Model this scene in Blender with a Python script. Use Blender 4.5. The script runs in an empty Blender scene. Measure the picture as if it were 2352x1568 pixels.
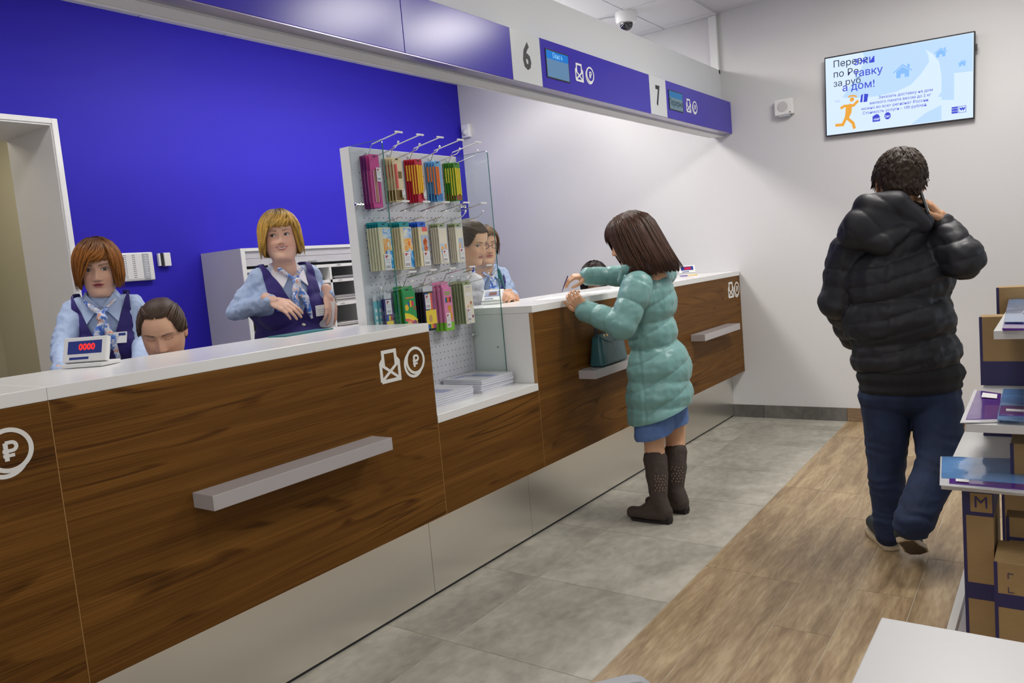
import bpy, bmesh, math, random
import numpy as np
from mathutils import Vector, Matrix, noise
random.seed(7); np.random.seed(7)
S = bpy.context.scene
COL = S.collection
PI = math.pi

# ------------------------------------------------------------------ camera
FPX = 1781.17; YAW = .626; PITCH = -.0979; ROLL = -.0882
CAM = np.array([2.0465, 0.0, 1.337])
_f = np.array([math.sin(-YAW)*math.cos(PITCH), math.cos(-YAW)*math.cos(PITCH), math.sin(PITCH)])
_r = np.cross(_f, [0, 0, 1]); _r /= np.linalg.norm(_r); _u = np.cross(_r, _f)
CR = math.cos(ROLL)*_r + math.sin(ROLL)*_u
CU = -math.sin(ROLL)*_r + math.cos(ROLL)*_u
CF = _f
cam = bpy.data.cameras.new('camera'); camo = bpy.data.objects.new('camera', cam); COL.objects.link(camo)
cam.sensor_width = 36; cam.lens = FPX/2352*36; cam.clip_start = .05; cam.clip_end = 60
M = Matrix(((CR[0], CU[0], -CF[0], CAM[0]), (CR[1], CU[1], -CF[1], CAM[1]), (CR[2], CU[2], -CF[2], CAM[2]), (0, 0, 0, 1)))
camo.matrix_world = M
S.camera = camo
S.view_settings.view_transform = 'Standard'; S.view_settings.look = 'None'
S.view_settings.gamma = 1; S.view_settings.use_curve_mapping = False
S.view_settings.exposure = 0.08

# ------------------------------------------------------------------ world and lights
w = bpy.data.worlds.new('world'); S.world = w; w.use_nodes = True
w.node_tree.nodes['Background'].inputs[0].default_value = (.8, .87, 1, 1)
w.node_tree.nodes['Background'].inputs[1].default_value = .3
H_CEIL = 3.064
def area(name, loc, size, power, color=(1, .96, .92), rot=(0, 0, 0), sy=None, spread=PI):
    l = bpy.data.lights.new(name, 'AREA'); l.shape = 'RECTANGLE'; l.size = size; l.size_y = sy or size
    l.energy = power; l.color = color; l.spread = spread
    o = bpy.data.objects.new(name, l); o.location = loc; o.rotation_euler = rot; COL.objects.link(o); return o
LIGHTS = [(1.75, 3.68), (1.6, 4.48), (1.7, 1.3), (1.7, -1.0), (3.9, 3.4), (3.9, .8), (3.9, -1.6)]  # panel positions out of view, assumed partly from highlights on the sign band
for (lx, ly), e in zip(LIGHTS, (25, 26, 11, 16, 2, 3, 5)):
    area('assumed_panel_light', (lx, ly, H_CEIL-.03), .55, e)
STAFF_LIGHTS = [(-1.25, 1.3), (-1.25, 3.3), (-1.15, 4.75), (-1.25, -.9)]  # staff-side panels, also unseen and assumed
for (lx, ly), e in zip(STAFF_LIGHTS, (15, 24, 27, 8)):
    area('assumed_panel_light', (lx, ly, H_CEIL-.03), .55, e)
area('assumed_daylight', (5.2, 1.0, 1.5), 3.2, 10, (.72, .84, 1), (0, PI/2, 0), sy=2.0)  # cool light from the right, its source unseen and assumed
area('assumed_daylight', (1.5, -3.4, 1.6), 4.0, 42, (.9, .94, 1), (PI/2, 0, PI), sy=1.8)  # unseen frontal light, assumed and raised to brighten the faces
area('assumed_window_light', (5.30, 5.15, 1.25), .8, 5, (.62, .80, 1), (0, PI/2, 0), sy=2.1)  # light of the unseen assumed window, added for the steel reflection
area('ceiling_fill_light', (-1.3, 3.9, 2.80), .14, 30, (1, .97, .93), (PI, 0, 0), sy=2.6)  # unseen uplight added to brighten the ceiling over the staff side
area('back_room_light', (-3.9, 1.6, 2.7), .8, 9, (1, .9, .72))  # unseen lamp, assumed in the room beyond the doorway

# ------------------------------------------------------------------ helpers
def P(px, py, D):
    """3-D point seen at photo pixel (px, py), D metres deep"""
    return CAM + D*(CF + (px-1176)/FPX*CR - (py-784)/FPX*CU)
def ON(px, py, ax, v):
    d = CF + (px-1176)/FPX*CR - (py-784)/FPX*CU
    i = 'xyz'.index(ax); return CAM + (v-CAM[i])/d[i]*d
def nrm(v):
    v = np.array(v, float); return v/(np.linalg.norm(v)+1e-12)
MATS = {}
def mat(name, col=(.8, .8, .8), rough=.5, metal=0, bump=0, bscale=60, spec=.5, emit=None, es=1, coat=0, vcol=False, aniso=0, noisecol=0, ncs=8, alpha=None, trans=0, ior=1.45, sheen=0):
    if name in MATS: return MATS[name]
    m = bpy.data.materials.new(name); m.use_nodes = True; MATS[name] = m
    nt = m.node_tree; b = nt.nodes['Principled BSDF']
    b.inputs['Base Color'].default_value = (*col, 1)
    b.inputs['Roughness'].default_value = rough; b.inputs['Metallic'].default_value = metal
    b.inputs['Specular IOR Level'].default_value = spec
    b.inputs['Coat Weight'].default_value = coat; b.inputs['Transmission Weight'].default_value = trans
    b.inputs['IOR'].default_value = ior; b.inputs['Sheen Weight'].default_value = sheen
    if aniso: b.inputs['Anisotropic'].default_value = aniso
    if emit: b.inputs['Emission Color'].default_value = (*emit, 1); b.inputs['Emission Strength'].default_value = es
    tc = nt.nodes.new('ShaderNodeTexCoord')
    if noisecol or vcol:
        src = None
        if vcol:
            a = nt.nodes.new('ShaderNodeAttribute'); a.attribute_name = 'Col'
            mx = nt.nodes.new('ShaderNodeMix'); mx.data_type = 'RGBA'; mx.blend_type = 'MULTIPLY'; mx.inputs[0].default_value = 1
            mx.inputs[6].default_value = (*col, 1); nt.links.new(a.outputs['Color'], mx.inputs[7]); src = mx.outputs[2]
        if noisecol:
            n = nt.nodes.new('ShaderNodeTexNoise'); n.inputs['Scale'].default_value = ncs; n.inputs['Detail'].default_value = 4
            nt.links.new(tc.outputs['Object'], n.inputs['Vector'])
            mr = nt.nodes.new('ShaderNodeMapRange'); mr.inputs[3].default_value = 1-noisecol; mr.inputs[4].default_value = 1+noisecol
            mr.inputs[1].default_value = .3; mr.inputs[2].default_value = .7
            nt.links.new(n.outputs['Fac'], mr.inputs[0])
            mx2 = nt.nodes.new('ShaderNodeVectorMath'); mx2.operation = 'SCALE'
            if src: nt.links.new(src, mx2.inputs[0])
            else: mx2.inputs[0].default_value = col
            nt.links.new(mr.outputs[0], mx2.inputs['Scale']); src = mx2.outputs[0]
        nt.links.new(src, b.inputs['Base Color'])
    if bump:
        n = nt.nodes.new('ShaderNodeTexNoise'); n.inputs['Scale'].default_value = bscale; n.inputs['Detail'].default_value = 3
        bp = nt.nodes.new('ShaderNodeBump'); bp.inputs['Strength'].default_value = bump; bp.inputs['Distance'].default_value = .01
        nt.links.new(tc.outputs['Object'], n.inputs['Vector']); nt.links.new(n.outputs['Fac'], bp.inputs['Height'])
        nt.links.new(bp.outputs['Normal'], b.inputs['Normal'])
    return m
def link(nt, a, b): nt.links.new(a, b)
def obj(name, me, m=None, parent=None, smooth=False):
    o = bpy.data.objects.new(name, me); COL.objects.link(o)
    if m is not None:
        for q in (m if isinstance(m, (list, tuple)) else [m]): me.materials.append(q)
    if parent is not None: o.parent = parent; o.matrix_parent_inverse = Matrix.Translation(-parent.location) if parent.rotation_euler[2] == 0 else Matrix()
    if smooth and len(me.polygons): me.polygons.foreach_set('use_smooth', [True]*len(me.polygons))
    return o
def mesh(name, V, F):
    me = bpy.data.meshes.new(name); me.from_pydata([tuple(v) for v in V], [], [tuple(f) for f in F]); me.update(); return me
def tag(o, label, cat, group=None, kind=None):
    if label: o['label'] = label
    if cat: o['category'] = cat
    if group: o['group'] = group
    if kind: o['kind'] = kind
    return o
def empty(name, loc, label=None, cat=None, group=None, rz=0):
    o = bpy.data.objects.new(name, None); o.empty_display_size = .05; o.location = tuple(loc); o.rotation_euler = (0, 0, rz); COL.objects.link(o)
    return tag(o, label, cat, group)
class B:
    """collects boxes, tubes and polygons and links them as ONE mesh object"""
    def __init__(s): s.V = []; s.F = []
    def add(s, V, F):
        n = len(s.V); s.V += [tuple(map(float, v)) for v in V]; s.F += [tuple(i+n for i in f) for f in F]; return s
    def box(s, x0, x1, y0, y1, z0, z1):
        V = [(x, y, z) for z in (z0, z1) for y in (y0, y1) for x in (x0, x1)]
        return s.add(V, [(0, 2, 3, 1), (4, 5, 7, 6), (0, 1, 5, 4), (2, 6, 7, 3), (0, 4, 6, 2), (1, 3, 7, 5)])
    def obox(s, c, ax, ay, az, hx, hy, hz):
        c, ax, ay, az = map(np.array, (c, ax, ay, az))
        V = [c+i*hx*ax+j*hy*ay+k*hz*az for k in (-1, 1) for j in (-1, 1) for i in (-1, 1)]
        return s.add(V, [(0, 2, 3, 1), (4, 5, 7, 6), (0, 1, 5, 4), (2, 6, 7, 3), (0, 4, 6, 2), (1, 3, 7, 5)])
    def tube(s, pts, r, n=8, cap=True):
        pts = [np.array(p, float) for p in pts]; rr = r if hasattr(r, '__len__') else [r]*len(pts)
        V = []; F = []; prev = None
        for i, p in enumerate(pts):
            t = nrm(pts[min(i+1, len(pts)-1)]-pts[max(i-1, 0)])
            a = prev if prev is not None else (np.array([0, 0, 1.]) if abs(t[2]) < .9 else np.array([1., 0, 0]))
            u = nrm(np.cross(t, a)); v = np.cross(u, t); prev = v if prev is None else v
            prev = v
            u = nrm(np.cross(t, v)); v = np.cross(u, t)
            for k in range(n):
                an = 2*PI*k/n; V.append(p+rr[i]*(math.cos(an)*u+math.sin(an)*v))
        for i in range(len(pts)-1):
            for k in range(n):
                a, b = i*n+k, i*n+(k+1) % n; F.append((a, b, b+n, a+n))
        if cap: F.append(tuple(range(n-1, -1, -1))); F.append(tuple(range((len(pts)-1)*n, len(pts)*n)))
        return s.add(V, F)
    def lathe(s, prof, c=(0, 0, 0), n=24, axis=2):
        V = []; F = []
        for r, z in prof:
            for k in range(n):
                a = 2*PI*k/n; q = [r*math.cos(a), r*math.sin(a), z]
                if axis == 0: q = [z, r*math.cos(a), r*math.sin(a)]
                if axis == 1: q = [r*math.cos(a), z, r*math.sin(a)]
                V.append((q[0]+c[0], q[1]+c[1], q[2]+c[2]))
        for i in range(len(prof)-1):
            for k in range(n):
                a, b = i*n+k, i*n+(k+1) % n; F.append((a, b, b+n, a+n))
        F.append(tuple(range(n-1, -1, -1))); F.append(tuple(range((len(prof)-1)*n, len(prof)*n)))
        return s.add(V, F)
    def prism(s, poly, o, u, v, n, t):
        """2-D polygon (CCW) in the u,v plane at o, extruded t along n"""
        o, u, v, n = (np.array(q, float) for q in (o, u, v, n)); k = len(poly)
        V = [o+a*u+b*v for a, b in poly]+[o+a*u+b*v+t*n for a, b in poly]
        F = [tuple(range(k-1, -1, -1)), tuple(range(k, 2*k))]+[(i, (i+1) % k, (i+1) % k+k, i+k) for i in range(k)]
        return s.add(V, F)
    def stroke(s, pts, wd, o, u, v, n, t, closed=False):
        """mitred flat band along a 2-D path"""
        k = len(pts); pts = [np.array(p, float) for p in pts]; L = []; R = []
        for i in range(k):
            a = pts[i-1] if (i > 0 or closed) else None; c = pts[(i+1) % k] if (i < k-1 or closed) else None
            d1 = nrm(pts[i]-a) if a is not None else None; d2 = nrm(c-pts[i]) if c is not None else None
            d1 = d2 if d1 is None else d1; d2 = d1 if d2 is None else d2
            m = nrm(d1+d2); nn = np.array([-m[1], m[0]]); cs = max(.4, float(np.dot(nn, [-d1[1], d1[0]])))
            L.append(pts[i]+nn*wd/2/cs); R.append(pts[i]-nn*wd/2/cs)
        o, u, v, n = (np.array(q, float) for q in (o, u, v, n)); V = []; F = []
        for A in (0, t):
            for q in L+R: V.append(o+q[0]*u+q[1]*v+A*n)
        m = 2*k; rng = range(k if closed else k-1)
        for i in rng:
            j = (i+1) % k
            F += [(m+i, m+j, m+k+j, m+k+i), (i, k+i, k+j, j), (i, j, m+j, m+i), (k+i, m+k+i, m+k+j, k+j)]
        if not closed: F += [(0, m, m+k, k), (k-1, 2*k-1, m+2*k-1, m+k-1)]
        return s.add(V, F)
    def build(s, name, m=None, parent=None, smooth=False, bevel=0, seg=2):
        me = mesh(name, s.V, s.F)
        bm = bmesh.new(); bm.from_mesh(me)
        if bevel:
            e = [x for x in bm.edges if len(x.link_faces) == 2 and x.calc_face_angle(0) > .6]
            bmesh.ops.bevel(bm, geom=e, offset=bevel, segments=seg, affect='EDGES', profile=.5)
        bmesh.ops.recalc_face_normals(bm, faces=bm.faces[:]); bm.to_mesh(me); bm.free()
        o = obj(name, me, m, parent, smooth)
        if smooth:
            try: me.set_sharp_from_angle(angle=.7)
            except Exception: pass
        return o
def text(name, s, size, o, u, v, m, parent=None, ext=.0006, bold=0, align='CENTER', sx=1, cat=None):
    c = bpy.data.curves.new(name, 'FONT'); c.body = s; c.size = size; c.extrude = ext; c.offset = bold; c.align_x = align; c.align_y = 'CENTER'; c.resolution_u = 2
    t = bpy.data.objects.new(name, c); COL.objects.link(t)
    bpy.context.view_layer.update()
    me = bpy.data.meshes.new_from_object(t.evaluated_get(bpy.context.evaluated_depsgraph_get()))
    COL.objects.unlink(t); bpy.data.objects.remove(t)
    n = np.cross(u, v); mt = Matrix(((u[0]*sx, v[0], n[0], o[0]), (u[1]*sx, v[1], n[1], o[1]), (u[2]*sx, v[2], n[2], o[2]), (0, 0, 0, 1)))
    me.transform(mt); me.name = name
    return obj(name, me, m, parent)
def copytree(o, delta, label=None, group=None, keep=True):
    c = o.copy(); COL.objects.link(c); c.location = o.location+Vector(delta)
    if label: c['label'] = label
    if group: c['group'] = group
    def rec(a, b):
        for ch in list(a.children):
            d = ch.copy(); COL.objects.link(d); d.parent = b; rec(ch, d)
    rec(o, c); return c

# ------------------------------------------------------------------ materials
def wall_mat(name, col, rough=.55, b=.05):
    return mat(name, col, rough, bump=b, bscale=220)
WHITE = wall_mat('white_wall', (.66, .655, .65), .6)
CEILM = wall_mat('ceiling_paint', (.68, .68, .7), .7)
BLUEW = mat('blue_wall', (.030, .020, .44), .55, bump=.05, bscale=220, spec=.18)
BEIGE = wall_mat('beige_wall', (.58, .55, .42), .8)
REVEAL = wall_mat('door_reveal', (.78, .77, .77), .5)
LAMW = mat('white_laminate', (.82, .82, .80), .22, bump=.01, bscale=300, spec=.5)
PLAST = mat('white_plastic', (.78, .78, .76), .35)
GREYP = mat('grey_plastic', (.42, .44, .47), .4)
DARK = mat('dark_plastic', (.02, .02, .025), .35)
FASB = mat('blue_gloss_panel', (.036, .022, .40), .22, spec=.5)
FASW = mat('white_gloss_panel', (.62, .64, .65), .25)
FASU = mat('silver_soffit', (.36, .33, .44), .22, metal=.5)
VINYL = mat('white_vinyl', (.8, .8, .76), .5)
NUM = mat('dark_vinyl', (.025, .025, .03), .5)
PEG = mat('pegboard_grey', (.55, .56, .60), .45, metal=.1)
SHELFM = mat('brushed_aluminium', (.52, .49, .49), .35, metal=.25, bump=.03, bscale=300)
BLACKHOLE = mat('hole_dark', (.01, .01, .01), .9)
CHROME = mat('chrome_wire', (.72, .72, .72), .18, metal=1)
GROUT = mat('grout', (.46, .40, .29), .9)
CARD = mat('cardboard', (.36, .235, .10), .8, bump=.15, bscale=80, noisecol=.1)
NAVY = mat('navy_print', (.03, .025, .10), .5)
PAPER = mat('paper', (.78, .77, .76), .7)
def wood_mat():
    m = bpy.data.materials.new('walnut_laminate'); m.use_nodes = True; nt = m.node_tree; b = nt.nodes['Principled BSDF']
    tc = nt.nodes.new('ShaderNodeTexCoord'); oi = nt.nodes.new('ShaderNodeObjectInfo')
    ad = nt.nodes.new('ShaderNodeVectorMath'); ad.operation = 'ADD'
    sc = nt.nodes.new('ShaderNodeVectorMath'); sc.operation = 'SCALE'; sc.inputs[0].default_value = (3, 17, 5)
    link(nt, oi.outputs['Random'], sc.inputs['Scale']); link(nt, tc.outputs['Object'], ad.inputs[0]); link(nt, sc.outputs[0], ad.inputs[1])
    def n(scl, det, dist, mp):
        a = nt.nodes.new('ShaderNodeMapping'); a.inputs['Scale'].default_value = mp; link(nt, ad.outputs[0], a.inputs['Vector'])
        t = nt.nodes.new('ShaderNodeTexNoise'); t.inputs['Scale'].default_value = scl; t.inputs['Detail'].default_value = det; t.inputs['Distortion'].default_value = dist
        link(nt, a.outputs[0], t.inputs['Vector']); return t
    big = n(1.5, 3, .5, (1, .40, 3.2)); mid = n(3.2, 4, .5, (1, .30, 9)); fine = n(16, 5, .1, (1, .10, 44))
    # broad tone + fine pores, with sparse dark figure lines read off a distorted noise
    wv = nt.nodes.new('ShaderNodeMath'); wv.operation = 'MULTIPLY'; wv.inputs[1].default_value = 60; link(nt, big.outputs['Fac'], wv.inputs[0])
    sn = nt.nodes.new('ShaderNodeMath'); sn.operation = 'SINE'; link(nt, wv.outputs[0], sn.inputs[0])
    r1 = nt.nodes.new('ShaderNodeMapRange'); r1.inputs[1].default_value = .55; r1.inputs[2].default_value = 1; r1.inputs[3].default_value = 0; r1.inputs[4].default_value = -.20; link(nt, sn.outputs[0], r1.inputs[0])
    gt = nt.nodes.new('ShaderNodeMapRange'); gt.inputs[1].default_value = .47; gt.inputs[2].default_value = .60; link(nt, mid.outputs['Fac'], gt.inputs[0])
    gm = nt.nodes.new('ShaderNodeMath'); gm.operation = 'MULTIPLY'; link(nt, r1.outputs[0], gm.inputs[0]); link(nt, gt.outputs[0], gm.inputs[1])
    a1 = nt.nodes.new('ShaderNodeMath'); a1.operation = 'ADD'; link(nt, gm.outputs[0], a1.inputs[0])
    m2 = nt.nodes.new('ShaderNodeMath'); m2.operation = 'MULTIPLY_ADD'; m2.inputs[1].default_value = .45; link(nt, mid.outputs['Fac'], m2.inputs[0])
    m3 = nt.nodes.new('ShaderNodeMath'); m3.operation = 'MULTIPLY'; m3.inputs[1].default_value = .55; link(nt, fine.outputs['Fac'], m3.inputs[0])
    link(nt, m3.outputs[0], m2.inputs[2]); link(nt, m2.outputs[0], a1.inputs[1])
    cr = nt.nodes.new('ShaderNodeValToRGB'); e = cr.color_ramp.elements
    e[0].position = .28; e[0].color = (.040, .015, .003, 1); e[1].position = .68; e[1].color = (.235, .106, .020, 1)
    q = e.new(.42); q.color = (.115, .046, .0075, 1); q = e.new(.54); q.color = (.160, .069, .012, 1)
    link(nt, a1.outputs[0], cr.inputs[0]); link(nt, cr.outputs[0], b.inputs['Base Color'])
    b.inputs['Roughness'].default_value = .5; b.inputs['Specular IOR Level'].default_value = .13
    bp = nt.nodes.new('ShaderNodeBump'); bp.inputs['Strength'].default_value = .05; link(nt, fine.outputs['Fac'], bp.inputs['Height']); link(nt, bp.outputs[0], b.inputs['Normal'])
    return m
WOOD = wood_mat()
WEDGE = mat('walnut_edge', (.36, .19, .06), .5)
def tile_mat(name, c1, c2, c3, stretch, scale, rough, streak=0):
    m = bpy.data.materials.new(name); m.use_nodes = True; nt = m.node_tree; b = nt.nodes['Principled BSDF']
    tc = nt.nodes.new('ShaderNodeTexCoord'); oi = nt.nodes.new('ShaderNodeObjectInfo')
    sc = nt.nodes.new('ShaderNodeVectorMath'); sc.operation = 'SCALE'; sc.inputs[0].default_value = (31, 17, 5); link(nt, oi.outputs['Random'], sc.inputs['Scale'])
    ad = nt.nodes.new('ShaderNodeVectorMath'); ad.operation = 'ADD'; link(nt, tc.outputs['Object'], ad.inputs[0]); link(nt, sc.outputs[0], ad.inputs[1])
    def n(scl, det, dist, mp):
        a = nt.nodes.new('ShaderNodeMapping'); a.inputs['Scale'].default_value = mp; link(nt, ad.outputs[0], a.inputs['Vector'])
        t = nt.nodes.new('ShaderNodeTexNoise'); t.inputs['Scale'].default_value = scl; t.inputs['Detail'].default_value = det; t.inputs['Distortion'].default_value = dist
        link(nt, a.outputs[0], t.inputs['Vector']); return t
    a = n(scale, 5, .8, stretch); f = n(scale*6, 4, .3, stretch)
    mx = nt.nodes.new('ShaderNodeMath'); mx.operation = 'MULTIPLY_ADD'; mx.inputs[1].default_value = .6; link(nt, a.outputs['Fac'], mx.inputs[0])
    m3 = nt.nodes.new('ShaderNodeMath'); m3.operation = 'MULTIPLY'; m3.inputs[1].default_value = .4; link(nt, f.outputs['Fac'], m3.inputs[0]); link(nt, m3.outputs[0], mx.inputs[2])
    cr = nt.nodes.new('ShaderNodeValToRGB'); e = cr.color_ramp.elements
    e[0].position = .36; e[0].color = (*c1, 1); e[1].position = .64; e[1].color = (*c3, 1); q = e.new(.5); q.color = (*c2, 1)
    link(nt, mx.outputs[0], cr.inputs[0])
    hv = nt.nodes.new('ShaderNodeHueSaturation'); mr = nt.nodes.new('ShaderNodeMapRange'); mr.inputs[3].default_value = .88; mr.inputs[4].default_value = 1.12
    link(nt, oi.outputs['Random'], mr.inputs[0]); link(nt, mr.outputs[0], hv.inputs['Value']); link(nt, cr.outputs[0], hv.inputs['Color'])
    link(nt, hv.outputs[0], b.inputs['Base Color']); b.inputs['Roughness'].default_value = rough
    bp = nt.nodes.new('ShaderNodeBump'); bp.inputs['Strength'].default_value = .06; link(nt, f.outputs['Fac'], bp.inputs['Height']); link(nt, bp.outputs[0], b.inputs['Normal'])
    return m
GTILE = tile_mat('grey_stone_tile', (.30, .283, .235), (.40, .378, .318), (.50, .475, .405), (1.6, 1, 1), 2.6, .45)
PLANK = tile_mat('oak_look_tile', (.225, .15, .078), (.34, .238, .13), (.46, .35, .205), (5.5, .7, 1), 3.0, .38)
SKIRTG = tile_mat('grey_skirting', (.095, .092, .083), (.13, .125, .112), (.17, .163, .148), (1.6, 1, 1), 3, .45)
SKIRTW = tile_mat('oak_skirting', (.16, .10, .055), (.23, .15, .085), (.3, .21, .12), (.7, 1, 5), 4, .45)
def steel_mat():
    m = mat('brushed_steel', (.50, .48, .45), .3, metal=1, aniso=.75); nt = m.node_tree; b = nt.nodes['Principled BSDF']
    tg = nt.nodes.new('ShaderNodeTangent'); tg.direction_type = 'RADIAL'; tg.axis = 'Z'
    tc = nt.nodes.new('ShaderNodeTexCoord'); mp = nt.nodes.new('ShaderNodeMapping'); mp.inputs['Scale'].default_value = (1, 1.5, 160)
    n = nt.nodes.new('ShaderNodeTexNoise'); n.inputs['Scale'].default_value = 4; link(nt, tc.outputs['Object'], mp.inputs[0]); link(nt, mp.outputs[0], n.inputs['Vector'])
    bp = nt.nodes.new('ShaderNodeBump'); bp.inputs['Strength'].default_value = .03; link(nt, n.outputs['Fac'], bp.inputs['Height']); link(nt, bp.outputs[0], b.inputs['Normal'])
    return m
STEEL = steel_mat(); STEEL.node_tree.nodes['Principled BSDF'].inputs['Base Color'].default_value = (.88, .85, .79, 1)
def glass_mat():
    m = bpy.data.materials.new('clear_glass'); m.use_nodes = True; nt = m.node_tree; nt.nodes.clear()
    o = nt.nodes.new('ShaderNodeOutputMaterial'); t = nt.nodes.new('ShaderNodeBsdfTransparent'); t.inputs[0].default_value = (.95, .985, .975, 1)
    g = nt.nodes.new('ShaderNodeBsdfGlossy'); g.inputs['Roughness'].default_value = .02
    f = nt.nodes.new('ShaderNodeLayerWeight'); pw = nt.nodes.new('ShaderNodeMath'); pw.operation = 'POWER'; pw.inputs[1].default_value = 4; ma = nt.nodes.new('ShaderNodeMath'); ma.operation = 'MULTIPLY_ADD'; ma.inputs[1].default_value = .6; ma.inputs[2].default_value = .035
    link(nt, f.outputs['Facing'], pw.inputs[0]); link(nt, pw.outputs[0], ma.inputs[0]); mx = nt.nodes.new('ShaderNodeMixShader')
    link(nt, ma.outputs[0], mx.inputs[0]); link(nt, t.outputs[0], mx.inputs[1]); link(nt, g.outputs[0], mx.inputs[2]); link(nt, mx.outputs[0], o.inputs[0]); return m
GLASS = glass_mat()
GEDGE = mat('glass_edge', (.03, .16, .14), .15, spec=.6)

# ------------------------------------------------------------------ room shell
YW = 5.876; XB = -2.573; XR = 5.4; YN = -3.6; ZC = H_CEIL
def struct(o): o['kind'] = 'structure'; return o
FR = -.0154     # the tiling runs a hair off the counter line
def lane(x, y): return x+FR*y
fl = struct(B().box(-4.6, XR, YN, YW+.0, -.06, -.0012).build('floor', GROUT))
def tile(x0, x1, y0, y1, m, g=.0018, name='tile'):
    g = g
    V = []; z = 0.0
    y1 = min(y1, YW-.002)
    for zz in (-.0012, z):
        for (x, y) in ((x0+g, y0+g), (x1-g, y0+g), (x1-g, y1-g), (x0+g, y1-g)): V.append((lane(x, y), y, zz))
    return B().add(V, [(3, 2, 1, 0), (4, 5, 6, 7), (0, 1, 5, 4), (1, 2, 6, 5), (2, 3, 7, 6), (3, 0, 4, 7)]).build(name, m, fl)
YJ = [2.0+.613*k for k in range(-9, 8)]
for i in range(len(YJ)-1):
    y0, y1 = YJ[i], YJ[i+1]
    if y0 > YW-.05: continue
    tile(-.373, .227, y0, y1, GTILE); tile(.227, .827, y0, y1, GTILE)
PLX = [.827+.1985*k for k in range(0, 22)]
offs = {0: 4.2, 1: 2.98, 2: 3.8, 3: 3.01, 4: 3.42}
for k in range(len(PLX)-1):
    y = offs.get(k, 3.0+random.uniform(-.6, .6)); L = 1.2
    while y > YN+L: y -= L
    ys = [YN]
    while y < YW: ys.append(y); y += L
    ys.append(YW)
    for a, b in zip(ys[:-1], ys[1:]):
        if b-a > .02 and PLX[k] < 3.2: tile(PLX[k], PLX[k+1], a, b, PLANK, .0017, 'plank')
# the stretch of floor out of sight to the right and behind the counter
B().box(lane(3.4, YN)+.02, XR, YN, YW, -.0012, 0).build('floor_finish', PLANK, fl)
B().box(-2.573, -.40, YN, YW, -.0012, 0).build('floor_finish', GTILE, fl)
wf = struct(B().box(-2.7, XR, YW, YW+.12, 0, ZC+.1).build('wall_far', WHITE))
wr = struct(B().box(XR, XR+.12, YN, YW+.12, 0, ZC+.1).build('wall_right', WHITE))
wn = struct(B().box(-4.6, XR+.12, YN-.12, YN, 0, ZC+.1).build('wall_near', WHITE))
DY0, DY1, DZ = .85, 2.2, 2.372; XI = -3.12
wb = struct(B().box(XB-.12, XB, DY1, YW, 0, ZC).box(XB-.12, XB, YN, DY0, 0, ZC).box(XB-.12, XB, DY0, DY1, DZ, ZC).build('wall_left', BLUEW))
# deep white doorway lining
wn1 = struct(empty('assumed_window_1', (XR, 5.15, 1.25)))  # unseen window, assumed and added to put a bluish reflection in the steel
B().box(XR-.05, XR-.001, 4.70, 4.745, .15, 2.35).box(XR-.05, XR-.001, 5.555, 5.60, .15, 2.35).box(XR-.05, XR-.001, 4.7451, 5.5549, 2.305, 2.35).box(XR-.05, XR-.001, 4.7451, 5.5549, .15, .195).build('assumed_window_frame', LAMW, wn1)
B().box(XR-.03, XR-.02, 4.7455, 5.5545, .1955, 2.3045).build('assumed_glow_pane', mat('assumed_pane_glow', (0, 0, 0), .3, emit=(.62, .80, 1), es=2.5), wn1)  # glowing pane of the assumed window, there to reflect in the plinth
dr = struct(empty('door_1', (XB, (DY0+DY1)/2, 0)))
t = .035
B().box(XI, XB+.012, DY1-t, DY1, 0, DZ).box(XI, XB+.012, DY0, DY0+t, 0, DZ).box(XI, XB+.012, DY0+t, DY1-t, DZ-t, DZ).build('door_lining', REVEAL, dr)
B().box(XB+.0121, XB+.02, DY1-.028, DY1+.004, 0, DZ+.004).box(XB+.0121, XB+.02, DY0-.004, DY0+.028, 0, DZ+.004).box(XB+.0121, XB+.02, DY0+.0281, DY1-.0281, DZ-.026, DZ+.004).build('door_trim', LAMW, dr, bevel=.003)
# back room beyond the doorway
struct(B().box(-4.7, -4.6, YN, YW+.12, 0, ZC+.1).build('wall_back_room', BEIGE))
struct(B().box(-4.6, XI, DY1+.35, DY1+.45, 0, ZC).build('wall_passage', BEIGE))
wp = struct(B().box(XI-.01, XI, DY1, DY1+.35, 0, ZC).build('wall_passage_end', BEIGE))
cl = struct(B().box(-4.7, XR+.12, YN-.12, YW+.12, ZC, ZC+.1).build('ceiling', CEILM))
# tiled part of the ceiling over the staff side: square panels with open joints
for i, x in enumerate(np.arange(-.47-4*.6, -.05, .6)):
    for y in [YW-.70-.6*k for k in range(-1, 14)]:
        x0, x1 = x+.004, min(x+.6, -.04)-.004; y0, y1 = y+.004, min(y+.6, YW)-.004
        if y1-y0 < .05 or x0 < XB: x0 = max(x0, XB+.002)
        if y1-y0 < .05: continue
        B().box(x0, x1, y0, y1, ZC-.014, ZC-.0002).build('ceiling_panel', CEILM, cl)
# far-wall skirting tiles
sk = struct(B().box(-.10, XR, YW-.004, YW, 0, .098).build('baseboard_far', GROUT))
xs = [-.105, .133, .735]
for a, b in zip(xs[:-1], xs[1:]): B().box(a+.0015, b-.0015, YW-.012, YW-.004, .001, .098).build('skirting_tile', SKIRTG, sk)
x = .735
while x < 3.6: B().box(x+.0015, x+1.1985, YW-.012, YW-.004, .001, .098).build('skirting_tile', SKIRTW, sk); x += 1.2
# vertical cover strip in the corner above the sign band
struct(B().box(-.115, -.055, YW-.03, YW, 2.62, ZC-.015).build('trim_1', LAMW, bevel=.003))

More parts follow.
